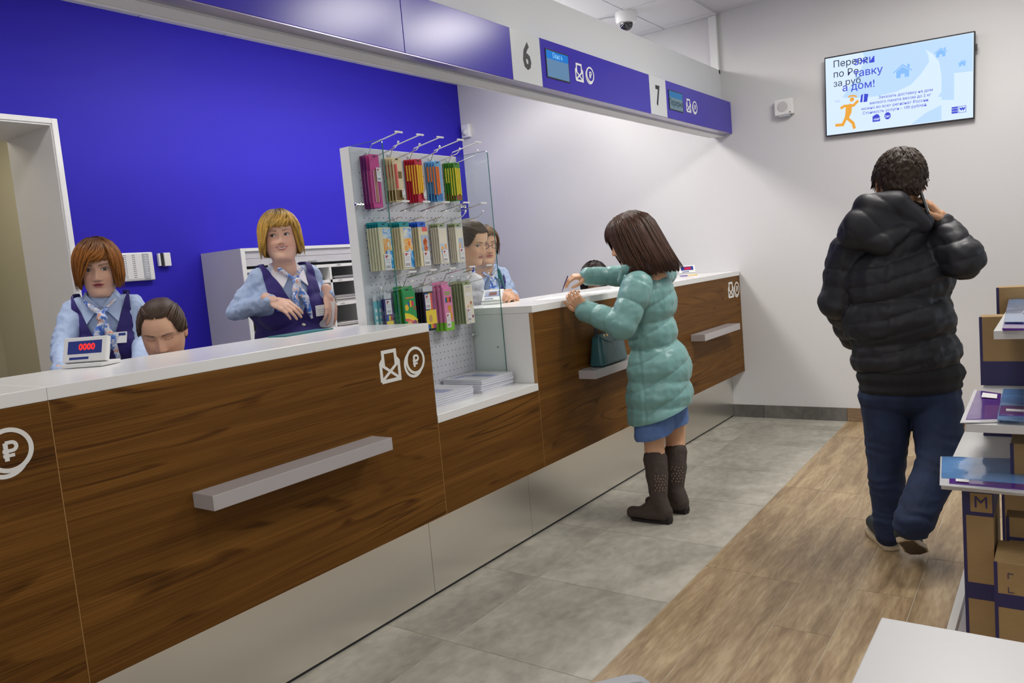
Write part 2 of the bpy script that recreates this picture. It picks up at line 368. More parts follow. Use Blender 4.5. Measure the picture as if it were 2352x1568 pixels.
# bulkhead and sign band over the counter
bk = struct(B().box(-.13, -.055, YN, YW-.001, 2.16, 2.651).build('trim_2', wall_mat('bulkhead_white', (.66, .67, .67), .5)))
band = empty('sign_band', (-.02, 1, 2.17), 'long overhead sign band with blue panels and the numbers 6 and 7', 'sign')
ZB0, ZB1 = 2.173, 2.404
def bandp(y0, y1, m, name): return B().box(-.0545, .01, y0+.001, y1-.001, ZB0, ZB1).build(name, m, band, bevel=.0015)
bandp(YN, .55, FASB, 'blue_panel'); bandp(.55, 2.29, FASB, 'blue_panel'); bandp(2.29, 3.008, FASB, 'blue_panel'); bandp(3.008, 3.256, FASW, 'number_panel')
bandp(3.256, 4.462, FASB, 'blue_panel'); bandp(4.462, 4.702, FASW, 'number_panel'); bandp(4.702, YW-.002, FASB, 'blue_panel')
B().box(-.131, .0095, YN, YW-.06, ZB0-.0045, ZB0-.0006).build('silver_underside', FASU, band)
B().box(-.150, -.1315, YN, YW-.06, ZB0-.014, ZB0+.004).build('light_strip', PLAST, band)
U = np.array([0, 1., 0]); Vv = np.array([0, 0, 1.]); Nn = np.array([1., 0, 0])
text('numeral_six', '6', .165, (.011, 3.133, 2.290), U, Vv, NUM, band, bold=.0045, sx=.82)
text('numeral_seven', '7', .165, (.011, 4.572, 2.287), U, Vv, NUM, band, bold=.004, sx=.72)
def rub(bb, cx, cy, s, o, t):
    q = lambda a, b: (cx+a*s, cy+b*s)
    st = .30*s
    bb.stroke([q(-.28, -.75), q(-.28, .55)], st, o, U, Vv, Nn, t)
    arc = [q(-.28, .55)]+[q(.12+.30*math.cos(a), .25+.30*math.sin(a)) for a in np.linspace(PI/2, -PI/2, 9)]+[q(-.5, -.05)]
    bb.stroke(arc, st*.85, o, U, Vv, Nn, t*1.01); bb.stroke([q(-.5, -.38), q(.25, -.38)], st*.8, o, U, Vv, Nn, t*1.02)
def icon_env(name, y0, z0, wd, hh, x, parent, m):
    """open envelope with a sheet: y0,z0 bottom-left corner, wd wide, hh high"""
    bb = B(); o = (x, y0, z0); st = wd*.125; t = .0012; h = hh*.62
    bb.stroke([(st/2, st/2), (wd-st/2, st/2), (wd-st/2, h*.98), (wd*.82, h*1.16)], st, o, U, Vv, Nn, t)
    bb.stroke([(st/2, st/2), (st/2, h*.98), (wd*.18, h*1.16)], st, o, U, Vv, Nn, t*1.02)
    bb.stroke([(wd*.2, h*.80), (wd*.2, hh-st/2), (wd*.8, hh-st/2), (wd*.8, h*.80)], st, o, U, Vv, Nn, t*1.04)
    bb.stroke([(st*.8, h*.92), (wd-st, st)], st*.8, o, U, Vv, Nn, t*1.06); bb.stroke([(wd-st*.8, h*.92), (st, st)], st*.8, o, U, Vv, Nn, t*1.08)
    return bb.build(name, m, parent)
def icon_coin(name, cy, cz, r, x, parent, m):
    bb = B(); o = (x, 0, 0); t = .0012; st = r*.2
    bb.stroke([(cy+(r-st/2)*math.cos(a), cz+(r-st/2)*math.sin(a)) for a in np.linspace(0, 2*PI, 41)[:-1]], st, o, U, Vv, Nn, t, closed=True)
    bb.stroke([(cy-.22*r+(r-st/2)*math.cos(a), cz-.22*r+(r-st/2)*math.sin(a)) for a in np.linspace(PI*.75-.15, PI*1.75+.15, 22)], st, o, U, Vv, Nn, t*1.05)
    rub(bb, cy+.05*r, cz, r*.62, o, t*1.1)
    return bb.build(name, m, parent)
icon_env('envelope_symbol', 3.573, 2.246, .082, .092, .0105, band, VINYL); icon_coin('coin_symbol', 3.730, 2.297, .041, .0105, band, VINYL)
icon_env('envelope_symbol', 5.013, 2.242, .078, .088, .0105, band, VINYL); icon_coin('coin_symbol', 5.163, 2.288, .040, .0105, band, VINYL)
def emis(name, col, s=1):
    return mat(name, (0, 0, 0), .4, emit=col, es=s, spec=.2)
def band_screen(y0, y1, z0, z1, top, low, txt, txt2):
    s = B().box(.0101, .013, y0, y1, z0, z1).build('window_screen', DARK, band)
    B().box(.0131, .0136, y0+.006, y1-.006, z1-.045, z1-.006).build('screen_header', emis('scr_'+str(top), top), s)
    B().box(.0131, .0136, y0+.006, y1-.006, z0+.006, z1-.045).build('screen_field', emis('scr_'+str(low), low), s)
    if txt: text('screen_text', txt, .036, (.0142, (y0+y1)/2, z1-.026), U, Vv, emis('scr_txt', (.25, .55, .85)), s, ext=.0002, sx=.8)
    if txt2: text('screen_text', txt2, .055, (.0142, (y0+y1)/2, (z0+z1)/2-.015), U, Vv, emis('scr_dark', (.03, .05, .07)), s, ext=.0002, sx=.95, bold=.0008)
band_screen(3.297, 3.512, 2.224, 2.362, (.0, .16, .56), (.10, .21, .36), 'Окно 6', '')
band_screen(4.735, 4.955, 2.228, 2.352, (.02, .14, .33), (.12, .19, .23), '', 'Перерыв')

# ------------------------------------------------------------------ counter
PB = .364; WT0, WT1 = 1.106, 1.14; XS = -.108; LZ0, LZ1 = .737, .771; XBK = -.505
Y1, Y2, Y3, Y4 = .864, 2.281, 3.011, 4.44
def unit(y0, y1, top, label, name='counter_unit', back=-.30, ca=.001, cb=.001, eb=None):
    u = empty(name, (-.2, (y0+y1)/2, 0), label, 'counter unit')
    B().box(-.018, 0, y0+.0012, y1-.0012, PB, top-.0005).build('front_panel', WOOD, u, bevel=.0008)
    B().box(-.017, -.0002, y0-.0011, y0+.0011, PB+.0005, (eb or min(top, LZ0))-.001).build('edge_band', WEDGE, u)
    B().box(XS-.004, XS, y0+.001, y1-.001, .012, PB-.0001).build('steel_plinth', STEEL, u)
    B().box(-.12, XS-.0045, y0+.001, y1-.001, 0, .012).build('plinth_gap', DARK, u)
    B().box(back, -.0185, y0+ca, y1-cb, PB, top-.0005).box(back, -.125, y0+.02, y1-.02, .002, PB).build('carcass', LAMW, u)
    return u
u1 = unit(-1.5, Y1, WT0, 'leftmost walnut counter unit cut by the frame edge with half a coin symbol')
u2 = unit(Y1, Y2, WT0, 'wide walnut counter unit with envelope and coin symbols left of the low display niche', cb=.019, eb=WT0)
u3 = unit(Y2, Y3, LZ0, 'low walnut counter unit under the open display niche')
u4 = unit(Y3, Y4, WT0, 'walnut counter unit where the woman in the teal coat stands', ca=.019)
u5 = unit(Y4, YW-.002, WT0, 'last walnut counter unit against the far wall with small symbols', eb=WT0)
B().box(-.0185, 0.0002, Y3-.002, Y3+.0005, LZ1+.001, WT0-.001).build('panel_edge', WEDGE, u4)
icon_env('envelope_symbol', 1.992, .945, .108, .122, .0003, u2, VINYL); icon_coin('coin_symbol', 2.185, 1.006, .053, .0003, u2, VINYL)
icon_coin('coin_symbol', .762, 1.006, .054, .0003, u1, VINYL); icon_env('envelope_symbol', .573, .945, .118, .120, .0003, u1, VINYL)
icon_env('envelope_symbol', 5.612, .950, .112, .118, .0003, u5, VINYL); icon_coin('coin_symbol', 5.80, 1.008, .053, .0003, u5, VINYL)
def worktop(y0, y1, label, z0=WT0, z1=WT1, xb=XBK):
    o = B().box(xb, .001, y0, y1, z0, z1).build('worktop', LAMW, bevel=.002); return tag(o, label, 'worktop')
worktop(-1.5, Y1-.0005, 'short white worktop section at the left frame edge')
worktop(Y1, Y2, 'long white worktop in front of the blonde clerk and the seated clerk')
worktop(Y3, YW-.002, 'white worktop running to the far wall, teal-coated woman leaning on it')
worktop(Y2+.0005, Y3-.0005, 'low white ledge of the display niche carrying stacked booklets', LZ0, LZ1, -.46)
# white cheek panels of the niche
tag(B().box(-.46, -.0195, Y3+.0005, Y3+.018, LZ1, WT0-.0006).build('niche_side_panel', LAMW), 'white side panel of the niche below the right-hand worktop', 'panel')
tag(B().box(-.46, -.0195, Y2-.018, Y2-.0008, LZ1, WT0-.0006).build('niche_side_panel', LAMW), 'white side panel of the niche below the left worktop end', 'panel')
def foot_shelf(y0, y1, label):
    o = B().box(.0005, .1, y0, y1, .727, .771).build('bag_shelf', SHELFM, bevel=.0012); return tag(o, label, 'shelf')
foot_shelf(1.207, 1.92, 'grey metal bag shelf on the counter front, nearest one below the coin symbol')
foot_shelf(3.386, 4.10, 'grey metal bag shelf holding the teal handbag')
foot_shelf(4.86, 5.54, 'grey metal bag shelf farthest away near the far wall')
# ------------------------------------------------------------------ pegboard display
PX = -.358; PY0, PY1 = 2.300, 3.000; PZ1 = 1.882
pgb = empty('pegboard_stand', (-.385, 2.65, LZ1), 'grey perforated display board with white sides standing on the counter niche', 'display board')
B().box(-.414, PX-.004, PY0, PY1, LZ1+.001, PZ1).build('board_back', LAMW, pgb)
bb = B().box(PX-.004, PX, PY0+.003, PY1-.003, LZ1+.004, PZ1-.003); bb.build('perforated_sheet', PEG, pgb)
hb = B()
for i in range(23):
    for j in range(34):
        y = 2.345+i*.0285; z = .80+j*.0315
        if y < 2.99 and z < 1.80:
            hb.prism([(.0024*math.cos(a), .0024*math.sin(a)) for a in np.linspace(0, 2*PI, 9)[:-1]], (PX+.0002, y, z), U, Vv, Nn, .0003)
ho = hb.build('peg_hole', BLACKHOLE, pgb); ho['kind'] = 'stuff'
def pane(y, label, x1=-.172, z0=LZ1+.001, x0=PX+.001):
    e = empty('glass_pane', (x0, y, z0), label, 'glass pane'); T = .003; r = .015
    poly = [(0, 0), (x1-x0, 0), (x1-x0, PZ1-z0-r)]+[(x1-x0-r+r*math.cos(a), PZ1-z0-r+r*math.sin(a)) for a in np.linspace(0, PI/2, 5)[1:]]+[(0, PZ1-z0)]
    B().prism(poly, (x0, y-T, z0), (1, 0, 0), (0, 0, 1), (0, 1, 0), 2*T).build('sheet', GLASS, e)
    pts = poly[1:]+[]
    B().stroke(pts, .0012, (x0, y-T*.9, z0), (1, 0, 0), (0, 0, 1), (0, 1, 0), 2*T*.9).build('polished_edge', GEDGE, e)
    for z in (1.64, 1.015):
        B().lathe([(.005, -.022), (.008, -.020), (.008, -.01), (.004, -.008), (.004, .008), (.008, .01), (.008, .02), (.005, .022)], (x0+.02, y-(.0 if y < 2.6 else .016), z), 12, 1).build('clamp', CHROME, e)
    return e
pane(PY0+.004, 'left upright glass side pane of the pegboard display')
pane(PY1+.004, 'right upright glass side pane of the pegboard display')
tag(B().lathe([(.004, 0), (.0035, .0015)], (-.216, Y3-.003, .946), 10, 1).build('cap_screw', DARK), 'small dark cap screw in the white niche side panel', 'screw')

HY = [2.40, 2.53, 2.66, 2.80, 2.93]
def slope(x, z0): return z0+(x-PX)*.155
def hook(y, z0, label, group, tag_w=.042):
    e = empty('peg_hook', (PX, y, z0), label, 'hook', group)
    B().box(PX+.0003, PX+.003, y-.012, y+.012, z0-.02, z0+.03).build('back_plate', CHROME, e)
    pts = [(PX+.003, y, slope(PX, z0)), (-.195, y, slope(-.195, z0)), (-.180, y, slope(-.18, z0)+.008), (-.172, y, slope(-.18, z0)+.018)]
    B().tube(pts, .0019, 6).build('product_wire', CHROME, e)
    B().tube([(-.176, y, slope(-.18, z0)+.013), (-.171, y, slope(-.18, z0)+.021)], .0042, 8).build('wire_tip', PLAST, e)
    B().tube([(PX+.003, y, z0+.014), (-.343, y, z0+.032), (-.324, y, z0+.060), (-.168, y, z0+.083)], .0017, 6).build('label_wire', CHROME, e)
    B().tube([(-.322, y, z0+.0605), (-.17, y, z0+.083)], .0026, 6).build('wire_sleeve', PLAST if z0 > 1.7 else CHROME, e)
    B().obox((-.165, y, z0+.084), (1, 0, 0), (0, 1, 0), (0, 0, 1), .003, tag_w/2, .0035).build('label_holder', PLAST, e)
    return e
ROWZ = [1.832, 1.552, 1.262]
rown = ['top', 'middle', 'bottom']; posn = ['first', 'second', 'third', 'fourth', 'fifth']
for ri, z0 in enumerate(ROWZ):
    for i, y in enumerate(HY):
        hook(y, z0, '%s double wire hook from the left in the %s row of the pegboard' % (posn[i], rown[ri]), 'double wire hooks on the pegboard')

TAGM = mat('price_tag', (.74, .74, .76), .6); INK = mat('ink', (.05, .05, .06), .6); REDINK = mat('red_ink', (.35, .02, .03), .6)
def price(x, y, z, wd, hh, parent):
    t = B().box(x, x+.0006, y-wd/2, y+wd/2, z-hh/2, z+hh/2).build('price_tag', TAGM, parent)
    b2 = B(); xx = x+.0007
    for k in range(9): b2.box(xx, xx+.0001, y-wd*.34+k*wd*.08, y-wd*.34+k*wd*.08+wd*(.02+.03*(k % 3 == 0)), z-hh*.40, z-hh*.22)
    for k in range(3): b2.box(xx, xx+.0001, y-wd*.34, y+wd*(.34-.1*(k % 2)), z+hh*(.16-.1*k), z+hh*(.175-.1*k))
    b2.build('barcode', INK, t)
    B().box(xx, xx+.0001, y-wd*.30, y-wd*.08, z+hh*.25, z+hh*.42).box(xx, xx+.0001, y-wd*.02, y+wd*.10, z+hh*.32, z+hh*.42).build('price_digits', REDINK, t)
def plastic(name, c, r=.3): return mat(name, c, r, coat=.4)
CAT = 'stationery pack'
def rr(cx, cz, a, b, r=.004):
    o = []
    for sx, sz, st in ((1, 1, 0), (-1, 1, PI/2), (-1, -1, PI), (1, -1, 1.5*PI)):
        for q in np.linspace(0, PI/2, 4): o.append((cx+sx*(a-r)+r*math.cos(st+q), cz+sz*(b-r)+r*math.sin(st+q)))
    return o
def pen_pack(name, y, x, ztop, h, wd, card, items, label, group, lean=0., tagpos=None, th=.0025, patches=()):
    """blister card facing +x with pens in front; items = list of (dy, z0, z1, radius, material)"""
    e = empty(name, (x, y, ztop), label, CAT, group)
    n = nrm((math.cos(lean)*1., -math.sin(lean), 0)); u = np.array([-n[1], n[0], 0])
    zt = ztop
    B().prism(rr(0, -h/2, wd/2, h/2), np.array([x, y, zt]), u, Vv, n, th).build('backing_card', card, e)
    q = lambda dy, dz, dn=0: np.array([x, y, zt])+u*dy+Vv*dz+n*(th+dn)
    B().obox(q(0, -.008, .0004), u, Vv, n, .007, .0022, .0004).build('hang_slot', DARK, e)
    for (dy, z0, z1, r, m, nm) in items: B().tube([q(dy, z0, r), q(dy, z1, r)], r, 7).build(nm, m, e)
    for (dy, dz, w2, h2, m, nm) in patches: B().obox(q(dy, dz, .0006), u, Vv, n, w2/2, h2/2, .0006).build(nm, m, e)
    if tagpos: price(x+th+.009*(1 if items else .15)+.001, y+tagpos[0], zt+tagpos[1], tagpos[2], tagpos[3], e)
    return e
pink = plastic('magenta_print', (.56, .06, .24)); pinkd = plastic('dark_magenta', (.20, .03, .13)); pinkl = plastic('light_pink', (.75, .32, .48)); gold = plastic('gold_stripe', (.55, .33, .12))
cream = plastic('cream_card', (.66, .57, .36)); brown = plastic('brown_print', (.16, .10, .02)); redb = plastic('brick_red', (.42, .07, .02)); coral = plastic('coral', (.75, .12, .11))
redc = plastic('red_card', (.50, .02, .05)); yel = plastic('yellow_pen', (.85, .50, .02)); bluec = plastic('sky_blue_card', (.14, .40, .72)); org = plastic('orange_pen', (.82, .20, .03)); dblue = plastic('deep_blue', (.03, .16, .42))
grn = plastic('green_card', (.06, .25, .03)); lime = plastic('lime_pen', (.72, .62, .02)); rust = plastic('rust_base', (.30, .07, .03))
X0 = PX+.006
# row 1
y = HY[0]-.012
for k in range(4):
    front = k == 3
    pen_pack('brush_pack', y-.010+.004*k, X0+.013*k, ROWZ[0]+.014+.002*(k % 2), .222, .050, pink if k > 1 else pinkd,
             [(-.012+.008*j, -.20, -.065, .0028, (pinkl, gold, pinkl, pink)[j], 'brush') for j in range(4)],
             'frontmost pink blister pack of brushes with a white price tag, top row of the pegboard' if front else 'pink blister pack of brushes hanging behind the front one, top row',
             'pink brush packs' if not front else None, lean=.25-.05*k, tagpos=(.010, -.085, .027, .058) if front else None)
sets = [(1, 4, .190, .052, cream, redb, brown, 'beige', 'red pens', 'beige pen packs'), (2, 5, .192, .045, redc, yel, redc, 'red', 'yellow pens', 'red pen packs'),
        (3, 4, .185, .043, bluec, org, dblue, 'light blue', 'orange pens', 'blue pen packs'), (4, 5, .180, .046, grn, lime, rust, 'green', 'yellow pens', 'green pen packs')]
for hi, n, h, wd, card, pen, low, cn, pn, grp in sets:
    for k in range(n):
        front = k == n-1; dx = .048/n
        it = [(-.0145, -.155 if k > 1 else -.095, -.026, .0046, pen, 'pen'), (-.002, -.150, -.028, .0046, pen, 'pen'), (.0105, -.155, -.028, .0046, pen, 'pen')]
        if hi == 1: it = [(-.013, -.135 if front else -.085, -.030, .0055, coral if front else redb, 'pen')]
        if hi == 3: it = it[:2]
        pt = [(0, -h+.02, wd*.8, .032, low, 'printed_base')]
        if hi == 1: pt = [(0, -h+.028, wd*.86, .045, brown, 'printed_base'), (.012, -.075, .02, .03, brown, 'printed_badge')]
        pen_pack('pen_pack', HY[hi]-.020+.0065*k, X0+dx*k, ROWZ[0]+.012, h, wd, card, it,
                 ('frontmost %s blister pack of %s, top row of the pegboard' % (cn, pn)) if front else '%s blister pack of %s hanging behind the front one, top row' % (cn, pn),
                 None if front else grp, lean=.05, tagpos=(.014, -h+.035, .018, .035) if front and hi in (1, 2) else None, patches=pt)
# row 2: coloured cards
teal = plastic('teal_header', (.01, .27, .29)); royal = plastic('royal_header', (.02, .12, .62)); sage = plastic('sage_card', (.30, .36, .20)); crm = mat('cream_paper', (.72, .66, .44), .6); crm2 = mat('pale_cream', (.74, .70, .58), .6)
def art_mat(name, cols, sc):
    m = bpy.data.materials.new(name); m.use_nodes = True; nt = m.node_tree; b = nt.nodes['Principled BSDF']
    tc = nt.nodes.new('ShaderNodeTexCoord'); n = nt.nodes.new('ShaderNodeTexNoise'); n.inputs['Scale'].default_value = sc; n.inputs['Detail'].default_value = 3; n.inputs['Distortion'].default_value = 1
    cr = nt.nodes.new('ShaderNodeValToRGB'); cr.color_ramp.interpolation = 'EASE'
    e = cr.color_ramp.elements; e[0].position = .3; e[0].color = (*cols[0], 1); e[1].position = .7; e[1].color = (*cols[-1], 1)
    for i, c in enumerate(cols[1:-1]): q = e.new(.3+.4*(i+1)/(len(cols)-1)); q.color = (*c, 1)
    link(nt, tc.outputs['Object'], n.inputs['Vector']); link(nt, n.outputs['Fac'], cr.inputs[0]); link(nt, cr.outputs[0], b.inputs['Base Color']); b.inputs['Roughness'].default_value = .35; return m
skyart = art_mat('sky_art', [(.12, .30, .62), (.45, .6, .78), (.8, .78, .6)], 30)
warmart = art_mat('warm_art', [(.78, .66, .28), (.80, .36, .06), (.75, .7, .5)], 34)
blueart = art_mat('blue_art', [(.01, .12, .45), (.02, .30, .62), (.6, .75, .85)], 36)
greyart = art_mat('grey_art', [(.25, .33, .52), (.4, .5, .62), (.5, .55, .6)], 40)
foxart = art_mat('fox_art', [(.18, .02, .01), (.6, .12, .02), (.8, .35, .08)], 40)
magart = plastic('magenta_edge', (.45, .03, .18))
def card_box(name, y, x, zt, h, wd, th, body, head, label, group, hh=.024, art=None, tagpos=None, mark=None):
    e = empty(name, (x, y, zt), label, CAT, group)
    B().box(x, x+.0015, y-wd*.47, y+wd*.40, zt-hh, zt).build('header_flap', head, e)
    B().box(x, x+th, y-wd/2, y+wd/2, zt-h, zt-hh).build('box_body', body, e, bevel=.0006, seg=1)
    B().box(x+.0016, x+.002, y-.008, y+.006, zt-.013, zt-.008).build('hang_slot', DARK, e)
    xf = x+th
    if art:
        for k, (dy0, dy1, z0, z1, m) in enumerate(art):
            B().prism([(a, b) for a, b in ((y+dy0*wd, zt-z1*h), (y+dy1*wd, zt-z1*h), (y+dy1*wd, zt-z0*h), (y+dy0*wd, zt-z0*h))], (xf, 0, 0), U, Vv, Nn, .0003+.0002*k).build('printed_picture', m, e)
    if mark:
        for k, (cy, cz, ry, rz, m) in enumerate(mark):
            B().prism([(y+cy*wd+ry*wd*math.cos(a), zt-cz*h+rz*h*math.sin(a)) for a in np.linspace(0, 2*PI, 13)[:-1]], (xf, 0, 0), U, Vv, Nn, .0012+.00015*k).build('printed_figure', m, e)
    if tagpos: price(xf+.0022, y+tagpos[0]*wd, zt-tagpos[1]*h, tagpos[2]*wd, tagpos[3]*h, e)
    return e
def run(hi, ri, n, dx, **kw):
    lf, lb, grp = kw.pop('lf'), kw.pop('lb'), kw.pop('grp'); art, tagp, mark = kw.pop('art', None), kw.pop('tagpos', None), kw.pop('mark', None); dy0 = kw.pop('dy', -.022); zt = kw.pop('zt', 0.014)
    for k in range(n):
        front = k == n-1
        card_box('stationery_box', HY[hi]+dy0+.004*k, X0+dx*k, ROWZ[ri]+zt, label=lf if front else lb, group=None if front else grp, art=art if front else None, tagpos=tagp if front else None, mark=mark if front else None, **kw)
skin = mat('print_skin', (.75, .42, .2), .5)
run(0, 1, 5, .0125, h=.205, wd=.068, th=.007, body=crm, head=teal, lf='frontmost cream card box with teal header and a blue snowy picture, middle row, first hook', lb='cream card box with teal header behind the front one, middle row, first hook', grp='cream boxes on the first middle hook',
    art=[(-.22, .5, .14, .52, skyart), (-.22, .40, .35, .66, warmart), (-.1, .5, .60, .97, blueart)], tagpos=(-.02, .83, .56, .33), mark=[(-.02, .50, .09, .05, skin), (.2, .47, .09, .06, crm2), (.15, .66, .14, .10, skyart)])
run(1, 1, 5, .0125, h=.207, wd=.070, th=.007, body=crm, head=teal, lf='frontmost cream card box with teal header and blue picture, middle row, second hook', lb='cream card box with teal header behind the front one, middle row, second hook', grp='cream boxes on the second middle hook',
    art=[(-.25, .5, .14, .50, skyart), (-.25, .42, .35, .66, warmart), (-.2, .5, .62, .97, blueart)], tagpos=(-.12, .80, .58, .33), mark=[(-.05, .50, .10, .05, skin), (.18, .46, .08, .06, org), (.18, .66, .14, .10, skyart)])
run(2, 1, 4, .0125, h=.200, wd=.062, th=.006, body=crm, head=royal, lf='frontmost cream card box with blue header and an orange figure, middle row, third hook', lb='cream card box with blue header behind the front one, middle row, third hook', grp='cream boxes on the third middle hook',
    art=[(-.1, .45, .12, .22, coral), (-.3, .5, .30, .66, greyart)], tagpos=(.12, .83, .68, .32), mark=[(.12, .46, .22, .09, foxart), (.15, .60, .2, .06, foxart)])
run(3, 1, 4, .011, h=.186, wd=.058, th=.006, body=crm2, head=sage, hh=.018, lf='frontmost pale cream card with two drawn faces, middle row, fourth hook', lb='sage green card behind the front one, middle row, fourth hook', grp='sage cards on the fourth middle hook',
    art=[(-.35, .35, .1, .12, greyart), (-.4, .4, .50, .72, skyart)], tagpos=(.05, .81, .62, .30), mark=[(-.18, .62, .14, .06, skin), (.22, .58, .14, .07, skin)], zt=.006)
run(4, 1, 4, .009, h=.186, wd=.056, th=.005, body=crm2, head=sage, hh=.018, lf='frontmost pale cream card with a small grey drawing, middle row, fifth hook', lb='sage green card behind the front one, middle row, fifth hook', grp='sage cards on the fifth middle hook',
    art=[(-.35, .35, .1, .12, greyart), (-.15, .4, .38, .68, greyart)], tagpos=(.15, .80, .66, .32), mark=[(-.02, .58, .12, .08, skin)], zt=.006)
# row 3
ltur = plastic('turquoise_print', (.16, .50, .58)); greenb = plastic('green_box', (.02, .30, .08)); dgreen = plastic('dark_green', (.01, .12, .06)); yellowb = plastic('yellow_label', (.80, .62, .05)); pinkb = plastic('pink_box', (.72, .24, .45)); limeb = plastic('lime_base', (.20, .50, .04)); violet = plastic('violet', (.06, .04, .16)); blk = plastic('black_pack', (.02, .02, .03)); mauve = plastic('mauve', (.28, .08, .20)); okr = plastic('ochre_bear', (.62, .30, .03))
clearp = mat('clear_blister', (.55, .58, .62), .12, coat=.6)
for k in range(2):
    y = HY[0]-.060+.026*k; e = empty('pen_pack', (X0+.008, y, 1.262), '%s narrow turquoise pen pack, bottom row at the left end of the pegboard' % ('left' if k == 0 else 'right'), CAT)
    B().prism(rr(y, 1.172, .010, .062), (X0+.008, 0, 0), U, Vv, Nn, .004).build('printed_sleeve', ltur, e); B().prism(rr(y, 1.248, .010, .014), (X0+.008, 0, 0), U, Vv, Nn, .003).build('clear_header', clearp, e)
    for q in (1.195, 1.165, 1.14): B().prism(rr(y, q, .005, .008), (X0+.0121, 0, 0), U, Vv, Nn, .0004).build('printed_mark', PAPER, e)
for k in range(2):
    x = X0+.022+.012*k; y = HY[0]-.012+.002*k
    e = empty('pencil_pack', (x, y, 1.27), 'frontmost dark pencil pack with price tag and yellow label, bottom row, first hook' if k else 'dark pencil pack behind the front one, bottom row, first hook', CAT)
    B().prism(rr(y, 1.165, .024, .075), (x, 0, 0), U, Vv, Nn, .004).build('pack_body', violet, e); B().prism(rr(y, 1.252, .02, .013), (x, 0, 0), U, Vv, Nn, .004).build('clear_header', clearp, e)
    if k:
        price(x+.0045, y, 1.205, .034, .062, e)
        B().box(x+.0042, x+.0048, y-.02, y+.02, 1.095, 1.145).build('yellow_label', yellowb, e)
        for j, m in enumerate((royal, yellowb, redb)): B().box(x+.0041, x+.0046, y-.015+.011*j, y-.006+.011*j, 1.147, 1.168).build('pencil_colour', m, e)
rain = [(royal, 0), (dgreen, 1), (yellowb, 2), (org, 3), (redc, 4), (pink, 5)]
for k in range(3):
    x = X0+.010+.020*k; y = HY[1]-.040+.004*k; front = k == 2
    e = empty('pencil_box', (x, y, 1.28), 'frontmost green colouring pencil box with a rainbow, bottom row, second hook' if front else 'green pencil box behind the front one, bottom row, second hook', CAT, None if front else 'green pencil boxes')
    m = greenb if front or k == 0 else grn
    B().box(x, x+.012, y-.038, y+.038, 1.085, 1.262).build('box_body', m, e, bevel=.001); B().prism(rr(y, 1.272, .034, .014), (x, 0, 0), U, Vv, Nn, .002).build('header_flap', m, e)
    if front:
        B().box(x+.0021, x+.0025, y-.010, y+.010, 1.268, 1.273).build('hang_slot', DARK, e)
        xx = x+.012
        B().box(xx, xx+.0004, y-.026, y+.026, 1.232, 1.237).build('printed_title', org, e)
        for j, (mm, _) in enumerate(rain): B().box(xx, xx+.0005, y-.014+.0065*j, y-.008+.0065*j, 1.200-.006*math.sin(j*.6), 1.216+.006*math.sin(j*.6)).build('pencil_colour', mm, e)
        B().prism([(y-.022+.011*math.cos(a), 1.193+.014*math.sin(a)) for a in np.linspace(0, 2*PI, 13)[:-1]], (xx, 0, 0), U, Vv, Nn, .0006).build('printed_figure', yel, e)
        text('box_number', '12', .022, (xx+.0006, y+.027, 1.186), U, Vv, redc, e, ext=.0002, bold=.0006)
        for j, (mm, dz) in enumerate(((lime, 0), (yellowb, .012), (coral, .024))):
            B().stroke([(y-.038, 1.165-dz), (y-.012, 1.160-dz), (y+.012, 1.150-dz), (y+.038, 1.130-dz)], .012, (xx, 0, 0), U, Vv, Nn, .0005+.0001*j).build('printed_rainbow', mm, e)
        for dy, mm in ((-.012, skin), (.022, mauve)): B().prism([(y+dy+.014*math.cos(a), 1.118+.018*math.sin(a)) for a in np.linspace(0, 2*PI, 13)[:-1]], (xx, 0, 0), U, Vv, Nn, .0009).build('printed_figure', mm, e)
for k in range(4):
    x = X0+.010+.014*k; y = HY[2]-.045+.004*k; front = k == 3
    e = empty('felt_pen_pack', (x, y, 1.28), 'frontmost felt pen pack with rainbow pens and yellow label, bottom row, third hook' if front else 'felt pen pack behind the front one, bottom row, third hook', CAT, None if front else 'felt pen packs')
    B().prism(rr(y, 1.163, .035, .088), (x, 0, 0), U, Vv, Nn, .004).build('pack_back', blk, e); B().prism(rr(y, 1.264, .032, .012), (x, 0, 0), U, Vv, Nn, .006).build('clear_header', clearp, e)
    if front:
        for j, mm in enumerate((violet, royal, dblue, dgreen, yellowb, org, coral, mauve, mauve)): B().tube([(x+.008, y-.030+.0075*j, 1.085), (x+.008, y-.030+.0075*j, 1.245)], .0036, 7).build('felt_pen', mm, e)
        B().box(x+.0122, x+.0128, y-.034, y+.036, 1.105, 1.168).build('yellow_label', yellowb, e)
        B().prism([(y-.005+.012*math.cos(a), 1.130+.018*math.sin(a)) for a in np.linspace(0, 2*PI, 11)[:-1]], (x+.0128, 0, 0), U, Vv, Nn, .0003).build('printed_figure', gold, e)
        price(x+.0125, y-.014, 1.207, .034, .066, e)
